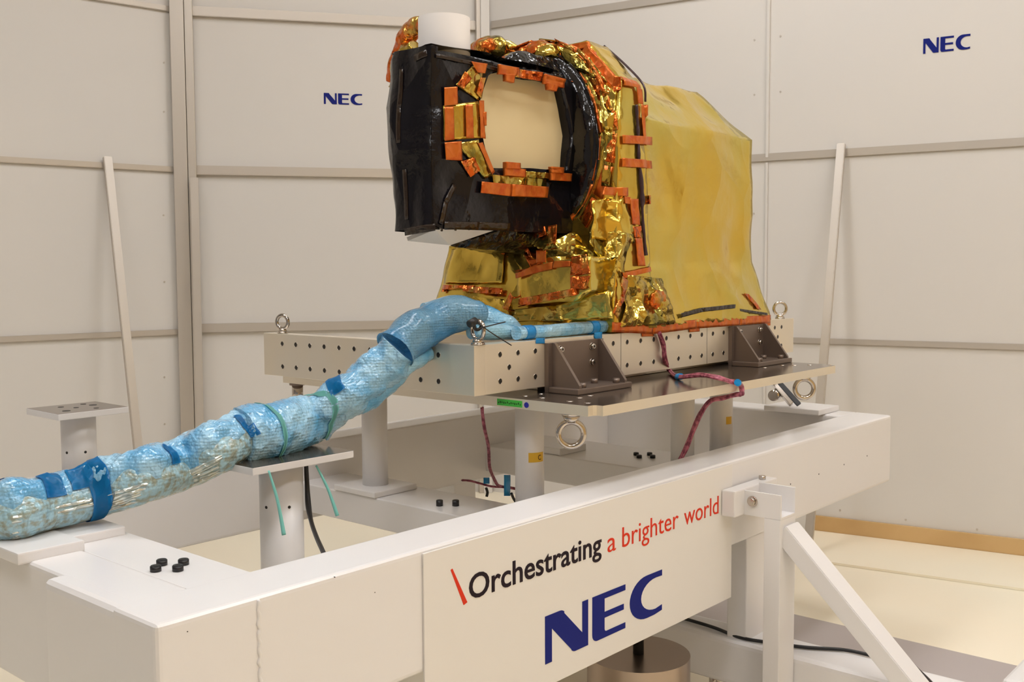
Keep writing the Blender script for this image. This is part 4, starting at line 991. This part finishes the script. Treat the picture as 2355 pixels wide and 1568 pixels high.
# crumpled corner at the base, left of the housing
LAID[1] = 0.05
CB = [at(u, v, 'Y', 0.0) for u, v in ((1440, 632), (1530, 640), (1540, 745), (1420, 752))]
part('foil_gather', patch(*CB, off=0.006, nu=26, nv=26, amp=0.016, sc=17, thick=0.003, out=(0, -1, 0)), 'goldc', 'sharply creased foil corner')
px_strip('tape_strip', [(1437, 640), (1425, 680), (1402, 725)], ('Y', -0.012), 0.034, 'tapec', off=0.022, amp=0.004)
blob('tape_wad', at(1516, 695, 'Y', -0.012), (0.045, 0.012, 0.045), 'tapec', 0.35, 26)
LAID[0] = False
# orange base tape along the front edge and tabs on the beam
px_strip('base_tape', [(1405, 752), (1500, 757), (1600, 745), (1700, 738), (1770, 733)], ('Y', -0.006), 0.034, 'tape', off=0.004, amp=0.0015)
px_strip('base_tape', [(1560, 725), (1610, 712), (1685, 704)], ('Y', -0.004), 0.016, 'btape', off=0.012, amp=0.003)
px_strip('base_tape', [(1693, 712), (1760, 722)], ('Y', -0.004), 0.010, 'btape', off=0.010, amp=0.002)
for uv in ([(1475, 758), (1502, 757), (1502, 773), (1476, 774)], [(1584, 742), (1608, 740), (1608, 762), (1584, 764)], [(1755, 733), (1771, 732), (1771, 748), (1755, 750)]):
    pad('tape_tab', uv, ('Y', -0.001), 'tape', off=0.001, thick=0.0015, amp=0.0003)
# pedestal foil below the barrel
part('foil_plinth', hull([(0.60, 0.69, 1.64), (0.60, 0.38, 1.62), (0.60, 0.10, 1.50), (0.92, 0.70, 1.66), (0.92, 0.06, 1.55), (0.60, 0.66, 1.46), (0.80, 0.06, 1.6)] + [(0.56, 0.75, 1.335), (0.50, 0.60, 1.335), (0.55, 0.10, 1.335), (0.92, 0.76, 1.335), (0.92, 0.0, 1.335)], amp=0.012, sc=9, amp2=0.016, sc2=9, maxlen=0.03), 'gold')
part('foil_cone', hull([(0.62, 0.36, 1.70), (0.78, 0.12, 1.66), (0.62, 0.20, 1.58), (0.60, 0.12, 1.52), (0.92, 0.06, 1.7), (0.78, 0.5, 1.66), (0.58, 0.35, 1.55), (0.80, 0.055, 1.56), (0.70, 0.10, 1.40)], amp=0.014, sc=12, amp2=0.018, sc2=13, maxlen=0.022), 'goldc')
PXX = ('X', 0.60)
LAID[0] = True; LAID[1] = 0.04
pad('foil_pad', [(1042, 566), (1170, 574), (1172, 650), (1040, 652)], PXX, 'gold', off=0.006, thick=0.004, amp=0.006, out=(-1, 0, 0), sc=9)
pad('tape_strip', [(1044, 654), (1120, 656), (1120, 670), (1044, 670)], PXX, 'tapec', off=0.012, thick=0.003, amp=0.002, out=(-1, 0, 0))
pad('tape_strip', [(1118, 658), (1178, 662), (1180, 676), (1118, 672)], PXX, 'tapec', off=0.012, thick=0.003, amp=0.003, out=(-1, 0, 0))
pad('tape_strip', [(1140, 570), (1172, 574), (1172, 584), (1142, 578)], PXX, 'tape', off=0.012, thick=0.002, amp=0.001, out=(-1, 0, 0))
pad('tape_strip', [(1188, 578), (1216, 570), (1234, 606), (1214, 616)], ('X', 0.56), 'tapec', off=0.004, thick=0.003, amp=0.004, out=(-1, 0, 0))
pad('tape_strip', [(1236, 576), (1258, 576), (1258, 604), (1236, 604)], ('X', 0.54), 'tape', off=0.004, thick=0.003, amp=0.002, out=(-1, 0, 0))
pad('tape_strip', [(1226, 524), (1256, 520), (1258, 540), (1238, 548)], ('X', 0.57), 'tapec', off=0.004, thick=0.003, amp=0.003, out=(-1, 0, 0))
pad('tape_strip', [(1264, 520), (1284, 516), (1282, 558), (1264, 562)], ('X', 0.57), 'tapec', off=0.006, thick=0.003, amp=0.003, out=(-1, 0, 0))
pad('foil_fold', [(1182, 548), (1262, 530), (1290, 570), (1200, 590)], ('X', 0.575), 'goldc', off=0.0, thick=0.003, amp=0.012, out=(-1, 0, 0), sc=18)
# foil pouch, angled box in front of the plinth
PXN = 0.50
pp = [at(u, v, 'X', PXN) for u, v in ((1188, 626), (1275, 603), (1355, 592), (1358, 668), (1320, 690), (1195, 700))]
part('foil_pouch', hull([tuple(p) for p in pp] + [(0.72, p.y + 0.06, p.z) for p in pp], amp=0.006, sc=12, amp2=0.008, sc2=14, maxlen=0.025), 'gold')
PP = ('X', PXN)
pad('tape_strip', [(1190, 622), (1278, 602), (1278, 618), (1192, 640)], PP, 'tape', off=0.012, thick=0.003, amp=0.002, out=(-1, 0, 0))
pad('tape_strip', [(1280, 600), (1318, 600), (1318, 612), (1280, 616)], PP, 'tape', off=0.012, thick=0.003, amp=0.002, out=(-1, 0, 0))
pad('tape_strip', [(1320, 590), (1352, 584), (1362, 630), (1318, 634)], PP, 'tapec', off=0.008, thick=0.004, amp=0.003, out=(-1, 0, 0))
pad('tape_strip', [(1318, 636), (1362, 634), (1350, 664), (1318, 664)], PP, 'tapec', off=0.008, thick=0.004, amp=0.004, out=(-1, 0, 0))
pad('tape_strip', [(1190, 688), (1330, 662), (1332, 678), (1196, 706)], PP, 'tapec', off=0.008, thick=0.004, amp=0.003, out=(-1, 0, 0))
pad('tape_strip', [(1162, 705), (1180, 672), (1186, 684), (1172, 720)], PP, 'tapec', off=0.012, thick=0.004, amp=0.003, out=(-1, 0, 0))
LAID[0] = False
# lower foil folds between pouch and beam
for uv, m_ in (([(1085, 680), (1160, 688), (1175, 730), (1110, 705)], 'gold'), ([(1180, 712), (1290, 700), (1300, 738), (1172, 738)], 'goldc'), ([(1280, 702), (1400, 668), (1412, 732), (1290, 736)], 'gold'), ([(1360, 600), (1420, 590), (1405, 690), (1345, 700)], 'goldc')):
    pad('foil_fold', uv, ('X', 0.52 if uv[0][0] < 1300 else 0.62), m_, off=0.0, thick=0.003, amp=0.016, out=(-1, 0, 0), sc=15)

# ---------------------------------------------------------------- blue wrapped cable
cb = thing('wrapped_cable', 'thick cable bundle wrapped in blue bubble wrap running over both pedestals', 'cable', (-0.4, 0.3, 1.06))
path = [(-1.42, 0.58, 0.99), (-1.20, 0.45, 0.995), (-1.05, 0.385, 1.008), (-0.90, 0.345, 1.025), (-0.72, 0.33, 1.065), (-0.55, PAY, 1.11), (-0.40, PAY - 0.0, 1.125), (-0.27, PAY + 0.0, 1.15), (-0.15, 0.20, 1.22), (-0.06, 0.18, 1.31), (0.03, 0.20, 1.385), (0.14, 0.22, 1.395)]
def pathpt(px, v, ref):
    """point on the view ray closest to the reference depth of the bundle"""
    d = (CF + CR * ((px - 1177.5) / FPX) + CU * ((784 - v) / FPX)); t = (Vector(ref) - CP).dot(CF); return CP + d * t
cen = [(-40, 1182, 2), (30, 1180, 1), (110, 1162, 2), (225, 1135, 3), (330, 1100, 3), (425, 1072, 4), (500, 1040, 4), (565, 1003, 5), (655, 985, 6), (720, 962, 7), (800, 910, 7), (870, 850, 8), (915, 800, 8), (960, 762, 9), (1040, 728, 10), (1095, 722, 10)]
rad_ = [0.078, 0.078, 0.070, 0.066, 0.070, 0.072, 0.070, 0.068, 0.074, 0.066, 0.062, 0.060, 0.058, 0.06, 0.058, 0.04]
CPT = [pathpt(u, v, path[k]) for u, v, k in cen]
def seg_pts(i, j, s=1.0, d=(0, 0, 0)): return [(CPT[k].x + d[0], CPT[k].y + d[1], CPT[k].z + d[2], rad_[k] * s) for k in range(i, j + 1)]
OFF = [(-2.55, 1.75, 0.072, 0.062), (-2.30, 1.50, 0.16, 0.062), (-2.05, 1.22, 0.55, 0.062), (-1.80, 0.96, 0.88, 0.062), (-1.50, 0.66, 0.985, 0.062)]
bm = bmesh.new(); tube(bm, OFF + seg_pts(0, 8, 0.80, (0.0, 0.0, -0.004)), seg=40, n=14, lump=0.12, ls=9); o = obj('clear_wrap', bm, 'clear', cb); o['label'] = 'clear wrap with foil harness showing through'
bm = bmesh.new(); tube(bm, seg_pts(0, 3, 0.68, (0.01, 0.012, 0.026)), seg=48, n=22, lump=0.40, ls=12, soft=0.14); obj('bubble_wrap', bm, 'wrap', cb)
bm = bmesh.new(); tube(bm, seg_pts(3, 7, 0.78, (0.0, 0.008, 0.020)), seg=48, n=22, lump=0.36, ls=11, soft=0.14); obj('bubble_wrap', bm, 'wrap', cb)
bm = bmesh.new(); tube(bm, [(CPT[7].x - 0.02, CPT[7].y, CPT[7].z, 0.075), (CPT[7].x + 0.03, CPT[7].y, CPT[7].z, 0.082)] + seg_pts(8, 9, 1.02), seg=44, n=22, lump=0.12, ls=12, soft=0.10); obj('bubble_wrap', bm, 'wrap', cb)
bm = bmesh.new(); tube(bm, seg_pts(9, 12, 0.98), seg=40, n=20, lump=0.32, ls=11, twist=0.03, soft=0.12); obj('bubble_wrap', bm, 'wrap', cb)
bm = bmesh.new(); tube(bm, [(CPT[10].x + .03, CPT[10].y, CPT[10].z - 0.03, 0.034), (CPT[11].x + .03, CPT[11].y, CPT[11].z - 0.045, 0.038), (CPT[12].x + .03, CPT[12].y, CPT[12].z - 0.05, 0.034), (CPT[13].x + .05, CPT[13].y, CPT[13].z - 0.07, 0.02)], seg=28, n=16, lump=0.32, ls=13); obj('wrap_flap', bm, 'wrap2', cb)
bm = bmesh.new(); tube(bm, [(CPT[12].x - .012, CPT[12].y, CPT[12].z - .005, 0.063), (CPT[12].x + .012, CPT[12].y, CPT[12].z + .012, 0.058)] + seg_pts(13, 15, 1.05) + [(CPT[15].x + 0.03, CPT[15].y + 0.01, CPT[15].z - 0.012, 0.006)], seg=44, n=20, lump=0.20, ls=7, cap=False); bmesh.ops.solidify(bm, geom=list(bm.faces), thickness=0.003); obj('outer_sleeve', bm, 'wrap2', cb)
# hood of wrap over the near corner, tapering to a tip on the beam
hp = [at(975, 715, 'Y', 0.26), at(1045, 708, 'Y', 0.24), at(1110, 728, 'Y', 0.17), at(1165, 745, 'Y', 0.11), at(1203, 760, 'Y', 0.075)]
bm = bmesh.new(); tube(bm, [(p.x, p.y, p.z, r_) for p, r_ in zip(hp, (0.024, 0.042, 0.040, 0.030, 0.008))], seg=40, n=16, lump=0.12, ls=8); obj('outer_sleeve', bm, 'wrap2', cb)
hp = [at(1085, 760, 'Y', 0.10), at(1130, 762, 'Y', 0.095), at(1175, 764, 'Y', 0.09), at(1204, 766, 'Y', 0.085)]
bm = bmesh.new(); tube(bm, [(p.x, p.y, p.z, r_) for p, r_ in zip(hp, (0.026, 0.026, 0.022, 0.010))], seg=32, n=12, lump=0.12, ls=8); obj('outer_sleeve', bm, 'wrap2', cb)
# thin straight run along the beam top
TB = [at(u, v, 'Y', 0.035) for u, v in ((1190, 762), (1250, 757), (1320, 751), (1408, 746))]
bm = bmesh.new(); tube(bm, [(p.x, p.y + 0.005, 1.3535, 0.021) for p in TB], seg=24, n=14, lump=0.10, ls=14); obj('bubble_wrap', bm, 'wrap', cb)
# harness visible as strands on the lower side
toC = lambda P: (CP - P).normalized()
for k_, (i, j, dv) in enumerate(((0, 3, 0.2), (3, 7, 0.0))):
    for s in range(6):
        pts = []
        for q in range(i, j + 1):
            P = CPT[q]; n_ = toC(P); up = Vector((0, 0, 1)); R0 = rad_[q]
            if q == i and i: pass
            a = -0.15 - 0.16 * s + (0.06 * math.sin(q + s))
            Rr = R0 * 0.82
            pts.append(tuple(P + (n_ * math.cos(a) + up * math.sin(a)) * Rr + Vector((0, 0, -0.004))) + (0.0042 + 0.001 * (s % 2),))
        bm = bmesh.new(); tube(bm, pts, seg=8, n=10, lump=0.15, ls=40); obj('harness_strand', bm, 'harn', cb)
# blue tape bands
def band(i, t, w, s, m_='bluet', name='blue_tape', a0=0, a1=360, parent=cb, d=(0, 0, 0)):
    A_ = CPT[i]; B_ = CPT[i + 1]; P = A_.lerp(B_, t); ax = (CPT[i + 1] - CPT[i]).normalized(); R_ = (rad_[i] + (rad_[i + 1] - rad_[i]) * t) * s
    P = P + Vector(d)
    n_ = toC(P); n_ = (n_ - ax * n_.dot(ax)).normalized(); u_ = ax.cross(n_)
    if u_.z < 0: u_ = -u_
    bm = bmesh.new(); N_ = 28; rows = []
    full = (a1 - a0) >= 360
    for q in range(N_ + (0 if full else 1)):
        a = math.radians(a0 + (a1 - a0) * q / N_); row = []
        for c_ in range(5):
            q0_ = P + ax * w * (c_ / 4 - 0.5); dd_ = n_ * math.cos(a) + u_ * math.sin(a)
            T_ = surface(('bubble_wrap', 'clear_wrap', 'outer_sleeve', 'wrap_flap', 'harness_strand')); h_ = T_.ray_cast(q0_ + dd_ * 0.14, -dd_, 0.13)
            for_r = (h_[0] - q0_).length + 0.0035 if h_[0] is not None else R_
            row.append(bm.verts.new(P + ax * w * (c_ / 4 - 0.5) + (n_ * math.cos(a) + u_ * math.sin(a)) * for_r))
        rows.append(row)
    L_ = len(rows)
    for q in range(L_ if full else L_ - 1):
        x_, y_ = rows[q], rows[(q + 1) % L_]
        for c_ in range(4):
            f = bm.faces.new((x_[c_], y_[c_], y_[c_ + 1], x_[c_ + 1])); f.smooth = True
    r_ = bmesh.ops.solidify(bm, geom=list(bm.faces), thickness=0.0015)
    return obj(name, bm, m_, parent)
band(2, 0.86, 0.036, 1.10); band(0, 0.72, 0.045, 1.10); band(4, 0.45, 0.030, 1.15, a0=12, a1=60); band(2, 0.05, 0.05, 1.12, a0=15, a1=85); band(2, 0.6, 0.05, 1.12, a0=25, a1=80)
band(6, 0.75, 0.016, 1.16, a0=-10, a1=60); band(9, 0.95, 0.045, 1.2, a0=20, a1=75)
for uq in (1212, 1362):
    P = at(uq, 755, 'Y', 0.04); bm = bmesh.new(); x0 = P.x
    tube(bm, [(x0 - 0.020, 0.04, 1.3535, 0.0225), (x0 + 0.020, 0.04, 1.3535, 0.0225)], seg=24, n=4); obj('blue_tape', bm, 'bluet', cb)
pd = lambda uv, y=-0.0005, o_=0.0006: patch(*[at(u, v, 'Y', y) for u, v in uv], off=o_, nu=4, nv=6, amp=0.0003, thick=0.001, out=(0, -1, 0))
obj('blue_tape', pd([(1366, 765), (1384, 763), (1384, 795), (1366, 776)]), 'bluet', cb)
obj('blue_tape', pd([(1232, 778), (1252, 777), (1252, 790), (1232, 790)]), 'bluet', cb)
# teal straps round the wrap on the pedestal, with hanging tails
for k_, (i, t, u0, v0, u1, v1) in enumerate(((7, 0.42, 618, 1082, 653, 1230), (8, 0.92, 727, 1070, 776, 1186))):
    stp = thing('teal_strap', ('teal strap round the wrap with its tail hanging left of the pedestal column', 'teal strap round the wrap with its tail hanging right of the pedestal column')[k_], 'strap', CPT[i], 'teal straps')
    band(i, t, 0.013, 1.22 if k_ == 0 else 1.2, 'teal', 'loop', parent=stp)
    ref = (A0.x - 0.02 + 0.30 * k_, A0.y - 0.03, 1.0)
    q0 = pathpt(u0, v0, ref); q1 = pathpt(u1, v1, ref); mid = q0.lerp(q1, 0.5) + Vector((0.004, 0, 0.004))
    bm = bmesh.new(); tube(bm, [tuple(q0) + (0.0028,), tuple(mid) + (0.004,), tuple(q1) + (0.0055,)], seg=10, n=8); obj('tail', bm, 'teal', stp)
# black ties at the corner eyebolt
tie = thing('cable_tie', 'black cable tie with two long loose tails looped through the corner eyebolt', 'cable tie', (0.03, 0.0, 1.38))
e0 = at(1087, 742, 'Y', -0.03)
bm = bmesh.new(); blobp = e0; cyl(bm, e0 - Vector((0.016, 0, 0.004)), e0 + Vector((0.014, 0, 0.006)), 0.011, seg=14, bev=0.002); obj('lock', bm, 'black', tie)
bm = bmesh.new(); torus(bm, Vector((0.030, 0.012, e0.z - 0.012)), (0.2, 1, 0.2), 0.013, 0.005, seg=24, sr=10); obj('loop', bm, 'black', tie)
for uv in (((1092, 738), (1130, 765), (1176, 794)), ((1096, 756), (1130, 748), (1162, 740))):
    p_ = [at(u, v, 'Y', -0.035) for u, v in uv]; bm = bmesh.new(); tube(bm, [tuple(x) + (0.0018,) for x in p_], seg=8, n=8); obj('tail', bm, 'black', tie)

# ---------------------------------------------------------------- wires
def wires(name, label, pts, r, nst=4, m_='wire', ties=()):
    t = thing(name, label, 'cable', pts[0][:3] if not isinstance(pts[0], Vector) else pts[0])
    for s in range(nst):
        a = 2 * math.pi * s / nst; P = []
        for k_, p in enumerate(pts):
            b = a + k_ * 1.1; P.append((p[0] + r * 0.55 * math.cos(b), p[1] + r * 0.55 * math.sin(b), p[2] + r * 0.4 * math.sin(b + 1), r * 0.55))
        bm = bmesh.new(); tube(bm, P, seg=8, n=8); obj('wire', bm, m_, t)
    for u_ in ties:
        A_ = Vector(pts[u_]); B_ = Vector(pts[min(u_ + 1, len(pts) - 1)]); d = (B_ - A_).normalized()
        bm = bmesh.new(); tube(bm, [tuple(A_ - d * 0.012) + (r * 1.35,), tuple(A_ + d * 0.012) + (r * 1.35,)], seg=14, n=3); obj('tape_wrap', bm, 'bluet', t)
    return t
q = []
for u, v in ((1516, 765), (1526, 795), (1529, 825)): p = at(u, v, 'Y', -0.014); q.append((p.x, p.y, p.z))
p = at(1540, 852, 'Z', ZS1 + 0.012); q.append((p.x, p.y, p.z))
for u, v, z in ((1562, 866, 0.012), (1610, 862, 0.030), (1650, 868, 0.030), (1680, 877, 0.014), (1697, 880, 0.012)): p = at(u, v, 'Z', ZS1 + z); q.append((p.x, p.y, p.z))
p = at(1704, 886, 'Y', -0.343); q.append((p.x, p.y, p.z)); p = at(1706, 905, 'Y', -0.348); q.append((p.x, p.y, p.z)); p = at(1696, 914, 'Y', -0.33); q.append((p.x, -0.325, 1.122))
for u, v, yy in ((1662, 915, -0.27), (1634, 922, -0.24), (1612, 950, -0.21), (1594, 990, -0.19), (1578, 1030, -0.175), (1562, 1062, -0.165), (1552, 1085, -0.16)): p = at(u, v, 'Y', yy); q.append((p.x, p.y, p.z))
wires('wire_harness', 'red braided wire harness looping over the right edge of the plate', q, 0.0085, 4, ties=(4, 8))
q = [tuple(at(u, v, 'Y', yy)) for u, v, yy in ((1109, 938, 0.12), (1114, 985, 0.16), (1124, 1030, 0.22), (1126, 1075, 0.30), (1140, 1108, 0.36), (1150, 1117, 0.38), (1175, 1122, 0.38), (1200, 1126, 0.36))]
wires('wire_harness', 'red wire hanging below the left end of the plate', q, 0.0055, 3)
q = [tuple(at(u, v, 'Y', yy)) for u, v, yy in ((1062, 1104, 0.46), (1085, 1106, 0.44), (1105, 1112, 0.42), (1130, 1118, 0.39), (1160, 1120, 0.385))]
wires('wire_harness', 'thin red wire lying sideways beside two blue tapes', q, 0.004, 3)
for u0, v0, u1, v1, lb in ((1112, 1098, 1125, 1112, 'small blue tape tab on the left of the thin wires'), (1159, 1092, 1173, 1140, 'taller blue tape tab next to the yellow-stickered leg')):
    Q = [at(u, v, 'Y', 0.37) for u, v in ((u0, v0), (u1, v0), (u1, v1), (u0, v1))]
    tag(obj('tape_tab', patch(*Q, off=0, nu=3, nv=3, amp=0.001, thick=0.0015, out=(0, -1, 0)), 'bluet'), lb, 'tape')
for uv, lb in (([(1118, 1122), (1121, 1132), (1119, 1142)], 'short black connector under the blue tape tab'), ([(1176, 1134), (1181, 1146), (1187, 1155)], 'short black curved cable end beside the leg')):
    q = [tuple(at(u, v, 'Y', 0.36)) + (0.005,) for u, v in uv]; bm = bmesh.new(); tube(bm, q, seg=12, n=6); tag(obj('connector', bm, 'black'), lb, 'cable')
q = [tuple(at(u, v, 'Y', yy)) + (r_,) for u, v, yy, r_ in ((704, 1068, 0.24, .006), (706, 1110, 0.24, .0065), (709, 1160, 0.22, .008), (716, 1200, 0.16, .006), (728, 1235, 0.08, .006), (740, 1262, 0.0, .006), (748, 1280, -0.06, .006))]
bm = bmesh.new(); tube(bm, q, seg=12, n=8); tag(obj('black_cable', bm, 'black'), 'black cable hanging down behind the front pedestal column', 'cable')
q = [at(1560, 1418, 'Z', 0.270), at(1640, 1442, 'Z', 0.270), at(1700, 1465, 'Z', 0.270), at(1760, 1476, 'Z', 0.270), at(1850, 1488, 'Z', 0.270), at(1940, 1494, 'Z', 0.270), at(2000, 1506, 'Z', 0.270)]
bm = bmesh.new(); tube(bm, [tuple(p) + (0.006,) for p in q], seg=12, n=8); tag(obj('black_cable', bm, 'black'), 'black cable lying along the low base beam behind the white post', 'cable')
q = [at(2092, 1518, 'Z', 0.268), at(2110, 1538, 'Z', 0.268), at(2135, 1562, 'Z', 0.268), at(2160, 1590, 'Z', 0.268)]
bm = bmesh.new(); tube(bm, [tuple(p) + (0.005,) for p in q], seg=12, n=8); tag(obj('black_cable', bm, 'black'), 'short black cable at the foot of the diagonal brace', 'cable')
